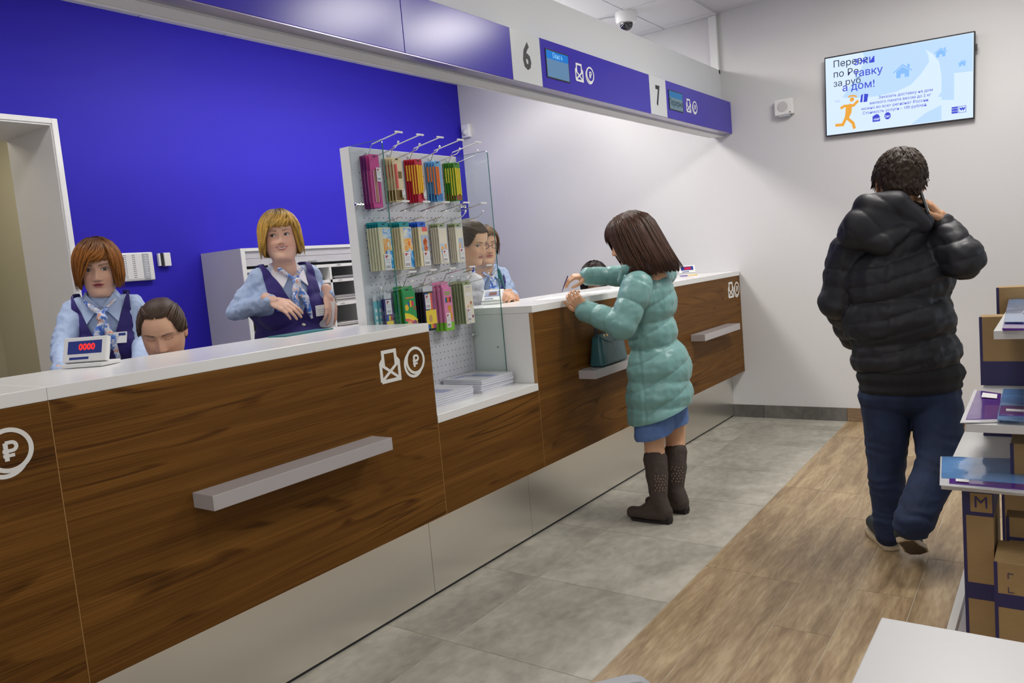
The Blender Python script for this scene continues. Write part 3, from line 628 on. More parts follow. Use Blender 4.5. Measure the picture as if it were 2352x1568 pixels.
for k in range(3):
    x = X0+.006+.018*k; y = HY[3]-.055+.010*k; front = k == 2
    e = empty('pencil_box', (x, y, 1.29), 'frontmost pink pencil box with an ochre bear and lime base, bottom row, fourth hook' if front else 'pink pencil box behind the front one, bottom row, fourth hook', CAT, None if front else 'pink pencil boxes')
    B().box(x, x+.012, y-.030, y+.030, 1.078, 1.262).build('box_body', pinkb, e, bevel=.001); B().box(x-.0001, x+.0121, y-.0302, y+.0302, 1.060, 1.0995).build('lime_base', limeb, e)
    B().prism(rr(y-.004, 1.272, .024, .016), (x, 0, 0), U, Vv, Nn, .002).build('header_flap', pinkb, e)
    if front:
        xx = x+.0121
        for j, mm in enumerate((dblue, dgreen, org, coral, redc, blk)): B().box(xx, xx+.0004, y-.020+.0068*j, y-.0134+.0068*j, 1.190, 1.215).build('pencil_colour', mm, e)
        for dz in (.236, .226): B().box(xx, xx+.0004, y-.02, y+.02, 1+dz, 1.005+dz).build('printed_title', limeb, e)
        for (dy, z, a, b2) in ((.006, 1.162, .013, .013), (.010, 1.128, .014, .022), (-.003, 1.174, .004, .004), (.016, 1.174, .004, .004)):
            B().prism([(y+dy+a*math.cos(t_), z+b2*math.sin(t_)) for t_ in np.linspace(0, 2*PI, 13)[:-1]], (xx, 0, 0), U, Vv, Nn, .0007).build('printed_bear', okr, e)
        price(xx+.0012, y-.009, 1.108, .030, .068, e)
run(4, 2, 5, .015, h=.205, wd=.064, th=.008, body=sage, head=sage, hh=.020, dy=-.045, lf='frontmost cream box with drawn children, bottom row, fifth hook', lb='sage green box behind the front one, bottom row, fifth hook', grp='sage boxes on the bottom fifth hook',
    art=[(-.5, .5, .1, 1.0, crm2), (-.25, .3, .14, .155, greyart), (-.3, .3, .28, .34, PAPER)], tagpos=(-.12, .80, .46, .32), mark=[(-.15, .60, .10, .04, skin), (.22, .55, .11, .07, redb), (.2, .58, .08, .05, crm), (.32, .84, .10, .035, mauve)], zt=.02)

# ------------------------------------------------------------------ booklets on the niche ledge
BKB = mat('booklet_print_blue', (.22, .26, .48), .3, coat=.5, noisecol=.25, ncs=40); BKG = mat('booklet_cover', (.66, .67, .71), .25, coat=.5, noisecol=.06, ncs=30); BKP = mat('booklet_pages', (.70, .71, .78), .5)
def booklet(cx, cy, z, wx, wy, th, rz, label, group, top=False):
    e = empty('booklet', (cx, cy, z), label, 'booklet', group)
    c, s = math.cos(rz), math.sin(rz); ax = (c, s, 0); ay = (-s, c, 0); az = (0, 0, 1)
    B().obox((cx, cy, z+th/2-.0005), ax, ay, az, wx/2-.002, wy/2-.002, th/2-.0006).build('pages', BKP, e)
    B().obox((cx, cy, z+th-.0006), ax, ay, az, wx/2, wy/2, .0006).build('cover', BKG, e)
    if top:
        B().obox((cx+c*wx*.12, cy+s*wx*.12, z+th+.0002), ax, ay, az, wx*.3, wy*.12, .0002).build('cover_print', BKB, e)
        B().obox((cx-c*wx*.28+s*wy*.2, cy-s*wx*.28-c*wy*.2, z+th+.0002), ax, ay, az, wx*.08, wy*.2, .0002).build('cover_print', BKB, e)
z = LZ1+.0005
for k in range(6):
    booklet(-.232+random.uniform(-.004, .004), 2.852, z, .235, .25, .0098, random.uniform(-.03, .03), 'topmost thin printed booklet of the right stack in the niche' if k == 5 else 'thin booklet in the right stack in the niche', None if k == 5 else 'booklets in the right stack', k == 5); z += .0102
z = LZ1+.0005
for k in range(5):
    booklet(-.225+random.uniform(-.004, .004), 2.505, z, .24, .30, .0098, random.uniform(-.03, .03), 'topmost thin printed booklet of the left stack in the niche' if k == 4 else 'thin booklet in the left stack in the niche', None if k == 4 else 'booklets in the left stack', k == 4); z += .0102
# ------------------------------------------------------------------ staff side: cabinet, wall devices
cab = empty('mail_cabinet', (-2.36, 3.8, 0), 'white pigeonhole mail cabinet with roller shutter against the blue wall', 'cabinet')
CX0, CX1, CY0, CY1, CZ1 = XB+.002, -2.15, 3.0, 4.75, 1.588
CABG = mat('cabinet_side', (.56, .55, .60), .5); SHUT = mat('shutter_grey', (.58, .57, .60), .4)
B().box(CX0, CX1, CY0, CY0+.018, 0, CZ1).build('side_panel', CABG, cab); B().box(CX0, CX1, CY1-.018, CY1, 0, CZ1).build('side_panel', CABG, cab)
B().box(CX1+.0003, CX1+.006, CY0, CY0+.030, 0, CZ1).box(CX1+.0003, CX1+.006, CY0+.0301, CY1-.0301, CZ1-.02, CZ1).box(CX1+.0003, CX1+.006, CY1-.03, CY1, 0, CZ1).build('front_frame', LAMW, cab)
B().box(CX0, CX1, CY0+.0181, CY1-.0181, CZ1-.018, CZ1).build('top_panel', LAMW, cab); B().box(CX0, CX0+.01, CY0+.0181, CY1-.0181, 0, CZ1-.0181).build('back_panel', CABG, cab)
B().box(CX1-.012, CX1-.002, CY0+.03, CY1-.03, 1.523, 1.567).build('shutter_slat', SHUT, cab); B().box(CX1-.012, CX1-.002, CY0+.03, CY1-.03, 1.474, 1.521).build('shutter_slat', SHUT, cab)
B().box(CX1-.0019, CX1+.004, 3.53, 3.60, 1.481, 1.492).build('shutter_handle', GREYP, cab, bevel=.001)
shz = [1.435, 1.327, 1.161, .98, .80, .60, .40, .20, .03]
for i, z in enumerate(shz):
    s = B().box(CX0+.011, CX1-.004, CY0+.0182, CY1-.0182, z, z+.021).build('shelf', LAMW, cab)
    if i < 4:
        for yy in (3.58, 3.80): text('slot_number', '620%d%d' % (i, 3+i), .015, (CX1-.0035, yy, z+.0105), U, Vv, INK, s, ext=.0001)
for yy in (3.36, 3.71, 4.05, 4.40): B().box(CX0+.011, CX1-.004, yy, yy+.018, .05, 1.434).build('divider', LAMW, cab)
ENVG = [mat('mail_%d' % i, c, .6) for i, c in enumerate(((.6, .58, .55), (.35, .33, .34), (.7, .68, .66), (.22, .21, .24)))]
for yy in (3.40, 3.745):
    for si, z in enumerate((1.348, 1.182, 1.001)):
        zz = z+.0005
        for k in range((4, 9, 6)[si]):
            th = .0052; dx = random.uniform(0, .02); dy = random.uniform(0, .02)
            o = B().box(-2.42, CX1-.02-dx, yy+.012+dy, yy+.27-random.uniform(0, .02), zz, zz+th).build('letter', ENVG[random.randrange(4)]); zz += th+.0004
            tag(o, 'letter lying in the stack of mail in the %s cabinet slot of the %s column' % (('upper', 'middle', 'lower')[si], 'right' if yy > 3.5 else 'left'), 'letter', 'letters in the %s slot, %s column' % (('upper', 'middle', 'lower')[si], 'right' if yy > 3.5 else 'left'))
for yy in (3.05,):
    for si, z in enumerate((1.182, 1.001)):
        zz = z+.0005
        for k in range(10):
            o = B().box(-2.42, CX1-.02-random.uniform(0, .02), yy+.012, yy+.27-random.uniform(0, .02), zz, zz+.0052).build('letter', ENVG[random.randrange(4)]); zz += .0056
            tag(o, 'letter in the mail stack at the left end of the cabinet, %s slot' % ('upper' if si == 0 else 'lower'), 'letter', 'letters at the left end, slot %d' % si)
# alarm panel
ap = empty('alarm_panel', (XB, 2.50, 1.52), 'white wall-mounted alarm panel with a grey key column on the blue wall', 'alarm panel')
APX = XB+.03
B().box(XB+.001, APX, 2.30, 2.655, 1.440, 1.612).build('housing', PLAST, ap, bevel=.008, seg=3)
B().box(APX+.0001, APX+.002, 2.32, 2.582, 1.452, 1.602).build('zone_card', PAPER, ap)
B().box(APX+.0001, APX+.003, 2.584, 2.624, 1.450, 1.604).build('key_column', GREYP, ap)
dd = B(); ln = B(); 
for i in range(12):
    z = 1.596-.0122*i
    for yy in (2.345, 2.405, 2.465, 2.52): dd.box(APX+.002, APX+.0026, yy, yy+.006, z-.002, z+.002).box(APX+.002, APX+.0026, yy+.010, yy+.016, z-.002, z+.002)
    ln.box(APX+.0021, APX+.0023, 2.322, 2.580, z-.0066, z-.0060)
dd.build('status_lamp', DARK, ap); ln.build('ruled_line', GREYP, ap)
kk = B()
for i in range(9): kk.box(APX+.003, APX+.0036, 2.596, 2.616-.006*(i % 3 == 0), 1.588-.0145*i, 1.592-.0145*i)
kk.build('key_label', PAPER, ap)
cr_ = empty('card_reader', (XB, 2.73, 1.56), 'small white and dark card reader beside the alarm panel', 'card reader')
B().box(XB+.001, XB+.03, 2.728, 2.772, 1.520, 1.604).build('housing', PLAST, cr_, bevel=.004); B().box(XB+.001, XB+.024, 2.708, 2.7275, 1.522, 1.602).build('dark_strip', DARK, cr_); B().box(XB+.001, XB+.022, 2.696, 2.7075, 1.524, 1.602).build('side_strip', PLAST, cr_)
# motion sensor in the corner
ms = empty('motion_sensor', (-2.50, YW, 2.60), 'small white motion sensor on the white wall beside the blue wall corner', 'sensor')
B().box(-2.545, -2.455, YW-.04, YW-.001, 2.555, 2.675).build('housing', PLAST, ms, bevel=.006); B().lathe([(.030, .0), (.028, -.012), (.018, -.022), (.004, -.026)], (-2.50, YW-.0401, 2.60), 20, 1).build('lens_dome', FASW, ms, smooth=True)
# back-room cable tray and socket seen through the doorway
WBX = -4.6
ct = empty('cable_tray', (WBX, 2.7, 2.2), 'grey cable tray on the beige back-room wall', 'cable tray')
a_ = ON(33, 480, 'x', WBX+.06); b_ = ON(0, 484, 'x', WBX+.06); zt = (a_[2]+b_[2])/2
B().box(WBX+.002, WBX+.07, 1.2, DY1+.34, zt-.03, zt+.03).build('tray_body', mat('tray_metal', (.22, .22, .21), .5, metal=.5), ct)
B().tube([(WBX+.05, 1.2, zt+.06), (WBX+.06, 1.8, zt+.075), (WBX+.045, 2.2, zt+.05), (WBX+.06, 2.54, zt+.07)], .008, 6).build('cable', DARK, ct)
a_ = ON(16, 587, 'x', WBX+.02)
tag(B().box(WBX+.001, WBX+.02, a_[1]-.10, a_[1]+.06, a_[2]-.04, a_[2]+.045).build('wall_duct_cover', BEIGE, bevel=.003), 'flat beige cover plate on the back-room wall', 'cover plate')

# ------------------------------------------------------------------ far wall: tv, speaker, dome camera
tv = empty('wall_television', (1.14, YW, 2.28), 'large thin-bezel television showing a blue and white advert on the far wall', 'television')
rl = math.radians(-2.15); tl = math.radians(3)
tu = np.array([math.cos(rl), 0, math.sin(rl)]); tvv = np.array([-math.sin(rl)*math.cos(tl), -math.sin(tl), math.cos(rl)*math.cos(tl)]); tvv = nrm(tvv); tn = -np.cross(tu, tvv)*-1
tn = np.cross(tu, tvv)   # points into the room (-y)
c = np.array([1.1435, YW-.055, 2.281]); HW, HH = .449, .266
B().obox(c-tn*.018, tu, tvv, tn, HW, HH, .0175).build('cabinet', DARK, tv, bevel=.004)
B().obox(c-tn*.04+np.array([0, .0, 0]), tu, tvv, tn, .2, .12, .012).build('wall_mount', DARK, tv)
SCR = emis('tv_white', (.68, .82, 1.0), 1.0)
B().obox(c+tn*.0003, tu, tvv, tn, HW-.008, HH-.009, .0003).build('screen', SCR, tv)
def T(name, poly, col, k, s=1.):
    """flat shape on the screen; poly in screen units 0..1 from the lower left"""
    o = c+tn*(.0007+.0002*k)-tu*(HW-.008)-tvv*(HH-.009)
    return B().prism([(a*2*(HW-.008), b*2*(HH-.009)) for a, b in poly], o, tu, tvv, tn, .0001).build(name, emis('tv_%.2f%.2f%.2f' % col, col, s), tv)
LB = (.50, .70, .98); MB_ = (.24, .50, .95); IB = (.05, .07, .62); OR_ = (.82, .38, .05)
bez = [(.27, 1), (.60, 1)]+[(.60+.10*math.sin(a)+.02, .98-.24*(1-math.cos(a))) for a in np.linspace(.3, PI*.5, 6)]+[(.66, .60), (.60, .50), (.50, .44), (.36, .42), (.20, .44), (.12, .47)]+[(.24, .75), (.29, .9)]
T('screen_shape', bez, LB, 0)
T('screen_shape', [(.995, .995), (.995, .55), (.88, .56), (.88, .24), (.80, .26), (.80, .55), (.785, .72), (.74, .84), (.67, .93), (.62, .995)], LB, 0)
T('screen_shape', [(.80, .01), (.80, .2), (.70, .13), (.60, .01)], LB, 0); T('screen_shape', [(.775, .30), (.80, .36), (.80, .30)], LB, 0)
def house(cx, cy, s):
    T('screen_house', [(cx-.7*s, cy-1.2*s), (cx-.22*s, cy-1.2*s), (cx-.22*s, cy-.5*s), (cx+.22*s, cy-.5*s), (cx+.22*s, cy-1.2*s), (cx+.7*s, cy-1.2*s), (cx+.7*s, cy+.1*s), (cx, cy+.95*s), (cx-.7*s, cy+.1*s)], MB_, 1)
    T('screen_house', [(cx-1.05*s, cy), (cx-.95*s, cy-.12*s), (cx, cy+1.15*s), (cx+.95*s, cy-.12*s), (cx+1.05*s, cy), (cx, cy+1.45*s)], MB_, 2); T('screen_house', [(cx+.5*s, cy+.8*s), (cx+.75*s, cy+.5*s), (cx+.75*s, cy+1.3*s), (cx+.5*s, cy+1.3*s)], MB_, 3)
house(.545, .68, .062); house(.795, .83, .042); house(.93, .66, .028)
def TT(s, x, y, size, col, bold=0, al='LEFT', k=4):
    o = c+tn*(.0008+.0002*k)+tu*(x*2-1)*(HW-.008)+tvv*(y*2-1)*(HH-.009)
    return text('screen_text', s, size, o, tu, tvv, emis('tvt_%.2f%.2f%.2f' % col, col), tv, ext=.0001, bold=bold, align=al)
BK = (.01, .012, .06)
TT('Переве', .055, .905, .062, BK); TT('по Ро', .055, .775, .062, BK); TT('за руб', .055, .655, .058, BK)
TT('зжи', .205, .895, .072, IB, .0005, k=5); TT('тавку', .205, .745, .068, IB, .0005, k=5); TT('а дом!', .12, .585, .068, IB, .0005, k=5)
for i, s in enumerate(('Заказать доставку на дом', 'мелкого пакета весом до 2 кг', 'можно во всех регионах России.', 'Стоимость услуги – 100 рублей.')): TT(s, .745-.012*i, .40-.058*i, .0255, IB, .0001, 'RIGHT')
TT('Над', .06, .43, .02, (.4, .5, .9))
def man_strokes():
    o = c+tn*.0014-tu*(HW-.008)-tvv*(HH-.009); W2, H2 = 2*(HW-.008), 2*(HH-.009); bb = B()
    st = lambda pts, w_: bb.stroke([(a*W2, b*H2) for a, b in pts], w_, o, tu, tvv, tn, .0002)
    st([(.105, .33), (.135, .355), (.175, .35)], .017); st([(.165, .36), (.20, .345), (.235, .40)], .017)
    bb.prism([(a*W2, b*H2) for a, b in ((.145, .36), (.19, .36), (.185, .26), (.165, .19), (.13, .17), (.14, .25))], o, tu, tvv, tn, .0003)
    st([(.145, .20), (.12, .115), (.065, .12)], .019); st([(.155, .19), (.195, .12), (.205, .045)], .019)
    bb.prism([(.190*W2+.014*math.cos(a), .425*H2+.014*math.sin(a)) for a in np.linspace(0, 2*PI, 15)[:-1]], o, tu, tvv, tn, .0003)
    st([(.165, .455), (.175, .475), (.21, .468), (.225, .45)], .010)
    bb.build('screen_running_figure', emis('tv_orange', OR_), tv)
man_strokes()
T('screen_parcel', [(.248, .375), (.264, .37), (.270, .475), (.256, .465)], IB, 3); T('screen_parcel', [(.272, .37), (.298, .37), (.307, .465), (.279, .475)], IB, 3)
T('screen_badge', [(.335, .10), (.335, .17), (.36, .195), (.375, .19), (.385, .165), (.388, .10)], IB, 3); TT('100₽', .362, .128, .018, (.8, .88, 1), .0003, 'CENTER', 8)
T('screen_badge', [(.44+.022*math.cos(a), .155+.045*math.sin(a)) for a in np.linspace(0, 2*PI, 17)[:-1]], IB, 3); TT('2кг', .44, .148, .022, (.8, .88, 1), .0003, 'CENTER', 8)
T('screen_logo', [(.865, .075), (.905, .075), (.905, .155), (.865, .155)], IB, 3); TT('ПОЧТА', .885, .13, .0105, (.8, .88, 1), 0, 'CENTER', 8); TT('РОССИИ', .885, .10, .0095, (.8, .88, 1), 0, 'CENTER', 8)
o_ = c+tn*.0014-tu*(HW-.008)-tvv*(HH-.009)
B().stroke([(a*2*(HW-.008), b*2*(HH-.009)) for a, b in ((.91, .077), (.955, .077), (.955, .153), (.91, .153))], .0025, o_, tu, tvv, tn, .0002, closed=True).stroke([(a*2*(HW-.008), b*2*(HH-.009)) for a, b in ((.917, .135), (.926, .11), (.933, .13), (.94, .11), (.949, .135))], .008, o_, tu, tvv, tn, .0002).build('screen_emblem', emis('tv_ib', IB), tv)
B().obox(c-tn*.018+tu*(HW+.004)+tvv*.17, tu, tvv, tn, .006, .018, .012).build('usb_stick', DARK, tv)
sp = empty('wall_speaker', (.415, YW, 2.29), 'square white wall loudspeaker left of the television', 'speaker')
B().box(.345, .475, YW-.055, YW-.001, 2.235, 2.345).build('housing', PLAST, sp, bevel=.006, seg=3)
B().lathe([(.036, 0), (.036, -.003), (.03, -.004), (.004, -.0045)], (.405, YW-.0551, 2.292), 28, 1).build('round_grille', mat('grille_grey', (.55, .54, .53), .6), sp)
B().box(.448, .460, YW-.0565, YW-.0551, 2.244, 2.249).build('badge', DARK, sp); B().box(.375, .45, YW-.05, YW-.002, 2.222, 2.2349).build('bracket', GREYP, sp)
dc = empty('dome_camera', (-.49, 5.24, ZC-.014), 'white ceiling dome security camera with a dark bubble', 'security camera')
B().lathe([(.078, 0), (.078, -.015), (.074, -.055), (.066, -.070), (.05, -.074), (.01, -.074)], (-.49, 5.24, ZC-.0145), 28).build('housing', PLAST, dc, smooth=True)
B().lathe([(.047, -.0745), (.046, -.090), (.038, -.108), (.022, -.121), (.003, -.125)], (-.49, 5.24, ZC-.0145), 28).build('dark_dome', mat('dark_dome', (.008, .008, .012), .06, coat=1), dc, smooth=True)
B().tube([(-.80, 5.19, ZC-.02), (-.62, 5.215, ZC-.02), (-.567, 5.23, ZC-.025)], .004, 6).build('cable', GREYP, dc)
pl_ = empty('added_fill_lamp', (-1.3, 3.9, 2.78), 'long slim fill lamp added out of sight over the staff side to brighten the ceiling', 'lamp')  # body added to go with the unseen ceiling fill light
B().box(-1.38, -1.22, 2.55, 5.25, 2.745, 2.79).build('fill_lamp_body', PLAST, pl_)
for yy in (2.8, 5.0): B().tube([(-1.3, yy, 2.79), (-1.3, yy, ZC-.0145)], .003, 6).build('hanger', CHROME, pl_)
# assumed recessed ceiling panels, all out of view (their light comes from the lamps set at the top)
LENS = emis('panel_lens', (1, .97, .93), 2.2)
for i, (lx, ly) in enumerate(LIGHTS+STAFF_LIGHTS):
    e = empty('assumed_ceiling_light', (lx, ly, ZC), 'assumed recessed square LED ceiling panel number by position: %s side, %.1f metres down the counter' % ('staff' if lx < 0 else 'customer', ly), 'ceiling light', 'assumed recessed LED ceiling panels')
    z1 = ZC-(.0145 if lx < 0 else .0005)
    B().box(lx-.3, lx+.3, ly-.3, ly-.276, z1-.008, z1).box(lx-.3, lx+.3, ly+.276, ly+.3, z1-.008, z1).box(lx-.3, lx-.276, ly-.2759, ly+.2759, z1-.008, z1).box(lx+.276, lx+.3, ly-.2759, ly+.2759, z1-.008, z1).build('frame', PLAST, e)
    B().box(lx-.2755, lx+.2755, ly-.2755, ly+.2755, z1-.005, z1).build('diffuser', LENS, e)

# ------------------------------------------------------------------ things on the worktop
LCDB = mat('display_blue', (.03, .05, .25), .2, coat=.5)
def scale_display(cx, cy, face, label, w=.142, hh=.075, digits=None, lean=.30, dcol=None, base=WT1):
    e = empty('scale_display', (cx, cy, base), label, 'scale display')
    f = nrm((face[0], face[1], 0)); r_ = np.array([-f[1], f[0], 0])   # r_ = viewer's right
    r_ = np.cross(Vv, f); n = f*math.cos(lean)+Vv*math.sin(lean); up = Vv*math.cos(lean)-f*math.sin(lean)
    b0 = np.array([cx, cy, base+.0006])
    B().obox(b0+Vv*.007+f*.0-f*.01, r_, f, Vv, w/2-.004, .045, .006).build('foot', PLAST, e, bevel=.002)
    cc = b0+Vv*(.013+hh/2*math.cos(lean)+.002)+f*.012-f*hh/2*math.sin(lean)
    B().obox(cc, r_, up, n, w/2, hh/2, .009).build('housing', PLAST, e, bevel=.003)
    s = B().obox(cc+n*.0093+up*.006, r_, up, n, w*.39, hh*.26, .0003).build('screen', LCDB, e)
    if digits: text('red_digits', digits, hh*.36, cc+n*.0100+up*.006+r_*w*.05, r_, up, emis('led_red', (1., .03, .02), 1.3), s, ext=.0002, bold=.0008)
    elif dcol: B().obox(cc+n*.0098+up*.006+r_*w*.03, r_, up, n, w*.2, hh*.16, .0002).build('lit_digits', emis('led_'+str(dcol), dcol, .8), s)
    B().obox(cc+n*.0093-up*hh*.36-r_*w*.12, r_, up, n, w*.22, hh*.05, .0003).build('label_strip', LCDB, e)
    return e
a_ = ON(158, 850, 'z', WT1)
scale_display(-.425, 1.175, (.45, -.9), 'white scale display with red digits 0000 on the left worktop', digits='0000', w=.150, hh=.078)
q = P(1120, 690, 3.86)
scale_display(-.445, 3.30, (.25, -1), 'white scale display with an orange-lit screen behind the glass pane', w=.11, hh=.075, lean=.75, dcol=(.25, .10, .08))
scale_display(-.33, 5.66, (.5, -.87), 'small white scale display with red digits at the far end of the worktop', w=.12, hh=.065, lean=.55, dcol=(.75, .02, .08))
pn = empty('ballpoint_pen', (-.36, 5.52, WT1), 'yellow and violet ballpoint pen before the far scale display', 'pen')
a_, b_ = ON(1563, 629, 'z', WT1+.004), ON(1603, 627, 'z', WT1+.004); a_[2] = b_[2] = WT1+.0042
dv = nrm(b_-a_)*.14; m_ = np.array([-.255, 5.50, WT1+.0042]); d2 = nrm(np.array([.66, .60, 0]))*.07
B().tube([m_-d2*.1, m_+d2], .0036, 8).build('barrel', yel, pn); B().tube([m_-d2, m_-d2*.8, m_-d2*.1], [.001, .0036, .0036], 8).build('cap', mat('pen_violet', (.12, .04, .35), .4), pn)
def sheet(cx, cy, wx, wy, rz, label, z=WT1, m=PAPER, name='paper_sheet', cat='paper', th=.0006):
    c_, s_ = math.cos(rz), math.sin(rz)
    return tag(B().obox((cx, cy, z+.0004+th), (c_, s_, 0), (-s_, c_, 0), (0, 0, 1), wx/2, wy/2, th).build(name, m), label, cat)
sheet(-.16, 3.53, .21, .297, .25, 'white form the woman in the teal coat is filling in'); sheet(-.14, 3.93, .21, .297, -.2, 'second white sheet on the worktop right of the form')
sheet(-.445, 2.02, .10, .26, .1, 'flat teal folder lying on the worktop in front of the blonde clerk', m=mat('teal_folder', (.02, .17, .19), .35), name='folder', cat='folder', th=.002)

# ------------------------------------------------------------------ display shelving at the right edge
YN0, YF0 = 2.50, 3.32
sh = empty('display_rack', (2.0, 2.9, 0), 'white tiered display rack at the right edge holding plastic envelopes and parcel boxes', 'display rack')
XRK = 2.45
RW = mat('rack_white', (.62, .62, .60), .35)
B().box(2.01, XRK, YN0+.02, YN0+.04, .0601, 1.36).box(2.01, XRK, YF0-.04, YF0-.02, .0601, 1.36).build('upright', RW, sh)
TIERS = [(.60, 1.737), (.775, 1.803), (1.04, 1.878)]
for z, x in TIERS: B().box(x, 1.9999 if x < 2 else XRK, YN0, YF0, z-.024, z).box(2.0, XRK, YN0+.0401, YF0-.0401, z-.024, z).build('tier_shelf', RW, sh, bevel=.001)
B().box(1.722, 2.45, YN0-.12, YF0+.12, .0, .06).build('base_plinth', CABG, sh)
B().box(1.722, 1.745, YN0-.12, YF0+.12, .0601, .085).build('plinth_lip', RW, sh)
def pbox(x0, x1, y0, y1, z0, z1, label, bands=(), letter=None, tape=True, group=None):
    e = empty('parcel_box', ((x0+x1)/2, (y0+y1)/2, z0), label, 'box', group)
    B().box(x0, x1, y0, y1, z0, z1).build('carton', CARD, e, bevel=.002)
    for (a, b) in bands: B().box(x0-.0006, x1+.0006, y0-.0006, y1+.0006, a, b).build('printed_band', NAVY, e)
    B().box(x0-.0008, x0+.008, y0-.0008, y0+.002, z0, z1).build('printed_corner', NAVY, e)
    if letter:
        zz = letter
        B().box(x0+.02, x0+.075, y0-.0012, y0-.0007, zz-.028, zz+.028).build('letter_patch', CARD, e)
        text('size_letter', 'M', .05, ((x0+.047), y0-.0016, zz), (1, 0, 0), (0, 0, 1), NAVY, e, ext=.0002)
    return e
pbox(1.795, 1.99, YF0-.20, YF0-.12, .7755, 1.0155, 'upright brown parcel box with navy base band under the top tier', bands=((.776, .86),))
pbox(1.835, 1.99, YF0+.003, YF0+.075, .0605, 1.10, 'brown parcel box just behind, poking above the top tier edge')
pbox(1.80, 1.99, YF0-.22, YF0-.06, .6005, .745, 'low brown parcel box between the two lower tiers', bands=((.60, .61),))
pbox(1.905, 1.999, YN0+.10, YN0+.22, .6005, .70, 'small flat brown parcel box beside the rack upright on the lower tier')
pbox(1.785, 1.862, YN0+.05, YN0+.30, .0605, .572, 'tall brown parcel box with navy bands and letter M below the lowest tier', bands=((.49, .5715), (.235, .285)), letter=.53)
pbox(1.868, 1.999, YN0-.06, YN0+.12, .0605, .40, 'brown parcel box with printed corner marks standing on the rack plinth', bands=((.27, .31),))
pbox(1.888, 1.9985, YN0+.13, YN0+.20, .0605, .47, 'brown parcel box behind the one with corner marks', bands=((.40, .41),))
pbox(2.01, 2.40, YN0-.05, YN0+.01, .0605, .38, 'wide brown parcel box at the outer side of the rack plinth', bands=((.25, .30),))
bb = B()
for (dx, dz, sx, sz) in ((0, 0, 1, 1),):
    x0, z0 = 1.90, .335; yy = YN0-.0612
    bb.box(x0, x0+.014, yy, yy+.0005, z0+.034, z0+.036).box(x0, x0+.002, yy, yy+.0005, z0+.02, z0+.034).box(x0, x0+.014, yy, yy+.0005, z0-.02, z0-.018).box(x0, x0+.002, yy, yy+.0005, z0-.018, z0-.004)
tag(bb.build('box_marking', NAVY), 'navy corner marks printed on the brown box on the plinth', 'marking')
EBL = mat('blue_film', (.13, .30, .60), .18, coat=.8, bump=.25, bscale=14, noisecol=.15, ncs=10); EPU = mat('violet_film', (.10, .02, .26), .2, coat=.7, bump=.2, bscale=14); EWH = mat('white_film', (.70, .70, .72), .2, coat=.6)
def warped(name, corners, z, m, parent, th=.002, amp=.003, n=10):
    """thin slightly wavy sheet between 4 ground corners"""
    c_ = [np.array(q, float) for q in corners]; V = []; F = []
    for L in (0, 1):
        for i in range(n+1):
            for j in range(n+1):
                a, b = i/n, j/n
                p = c_[0]*(1-a)*(1-b)+c_[1]*a*(1-b)+c_[2]*a*b+c_[3]*(1-a)*b
                V.append((p[0], p[1], z+L*th+amp*(noise.noise(Vector((p[0]*9, p[1]*9, z*5)))+.6)*(1 if 0 < j < n else .6)))
    k = (n+1)**2
    for i in range(n):
        for j in range(n):
            a = i*(n+1)+j; F += [(a, a+1, a+n+2, a+n+1), (k+a, k+a+n+1, k+a+n+2, k+a+1)]
    ring = [i*(n+1) for i in range(n+1)]+[n*(n+1)+j for j in range(1, n+1)]+[i*(n+1)+n for i in range(n-1, -1, -1)]+[j for j in range(n-1, 0, -1)]
    for i, a in enumerate(ring):
        b = ring[(i+1) % len(ring)]; F.append((a, b, b+k, a+k))
    o = B().add(V, F).build(name, m, parent, smooth=True); return o
def quad(px, z): return [tuple(ON(x, y, 'z', z)[:2]) for x, y in px]
ev = empty('mailing_envelope', (1.85, 2.6, .601), 'glossy light blue plastic mailing envelope on the lowest tier', 'envelope')
q0 = quad([(2158, 1112), (2352, 1130), (2352, 1052), (2160, 1047)], .606)
def lerpq(q, a0, a1, b0, b1):
    c_ = [np.array(v) for v in q]; f = lambda a, b: tuple(c_[0]*(1-a)*(1-b)+c_[1]*a*(1-b)+c_[2]*a*b+c_[3]*(1-a)*b)
    return [f(a0, b0), f(a1, b0), f(a1, b1), f(a0, b1)]
warped('clear_border', q0, .6015, EWH, ev); warped('blue_film', lerpq(q0, .02, 1, .22, .97), .6045, EBL, ev); warped('violet_strip', lerpq(q0, .12, 1, .06, .2), .6045, EPU, ev)
w1 = lerpq(q0, .2, .36, .09, .17); B().prism(w1, (0, 0, .611), (1, 0, 0), (0, 1, 0), (0, 0, 1), .0006).build('white_label', PAPER, ev)
ev = empty('mailing_envelope', (1.82, 2.7, .777), 'violet plastic mailing envelope with white label on the middle tier', 'envelope')
q1 = quad([(2205, 970), (2296, 967), (2302, 903), (2238, 894)], .780)
warped('clear_border', q1, .7765, EWH, ev); warped('violet_film', lerpq(q1, .12, .97, .07, .97), .7790, EPU, ev)
w1 = lerpq(q1, .35, .85, .72, .88); B().prism(w1, (0, 0, .7845), (1, 0, 0), (0, 1, 0), (0, 0, 1), .0006).build('white_label', PAPER, ev)
ev = empty('mailing_envelope', (1.92, 2.7, .777), 'light blue and violet plastic mailing envelope right of the plain violet one', 'envelope')
q2 = quad([(2290, 970), (2352, 974), (2352, 900), (2305, 899)], .780)
warped('blue_film', q2, .7865, EBL, ev); warped('violet_strip', lerpq(q2, .05, 1, .1, .38), .7895, EPU, ev); B().prism(lerpq(q2, .3, 1, .2, .26), (0, 0, .795), (1, 0, 0), (0, 1, 0), (0, 0, 1), .0005).build('white_label', PAPER, ev)
ev = empty('mailing_envelope', (1.95, 2.7, 1.042), 'blue plastic mailing envelope with violet edge on the top tier', 'envelope')
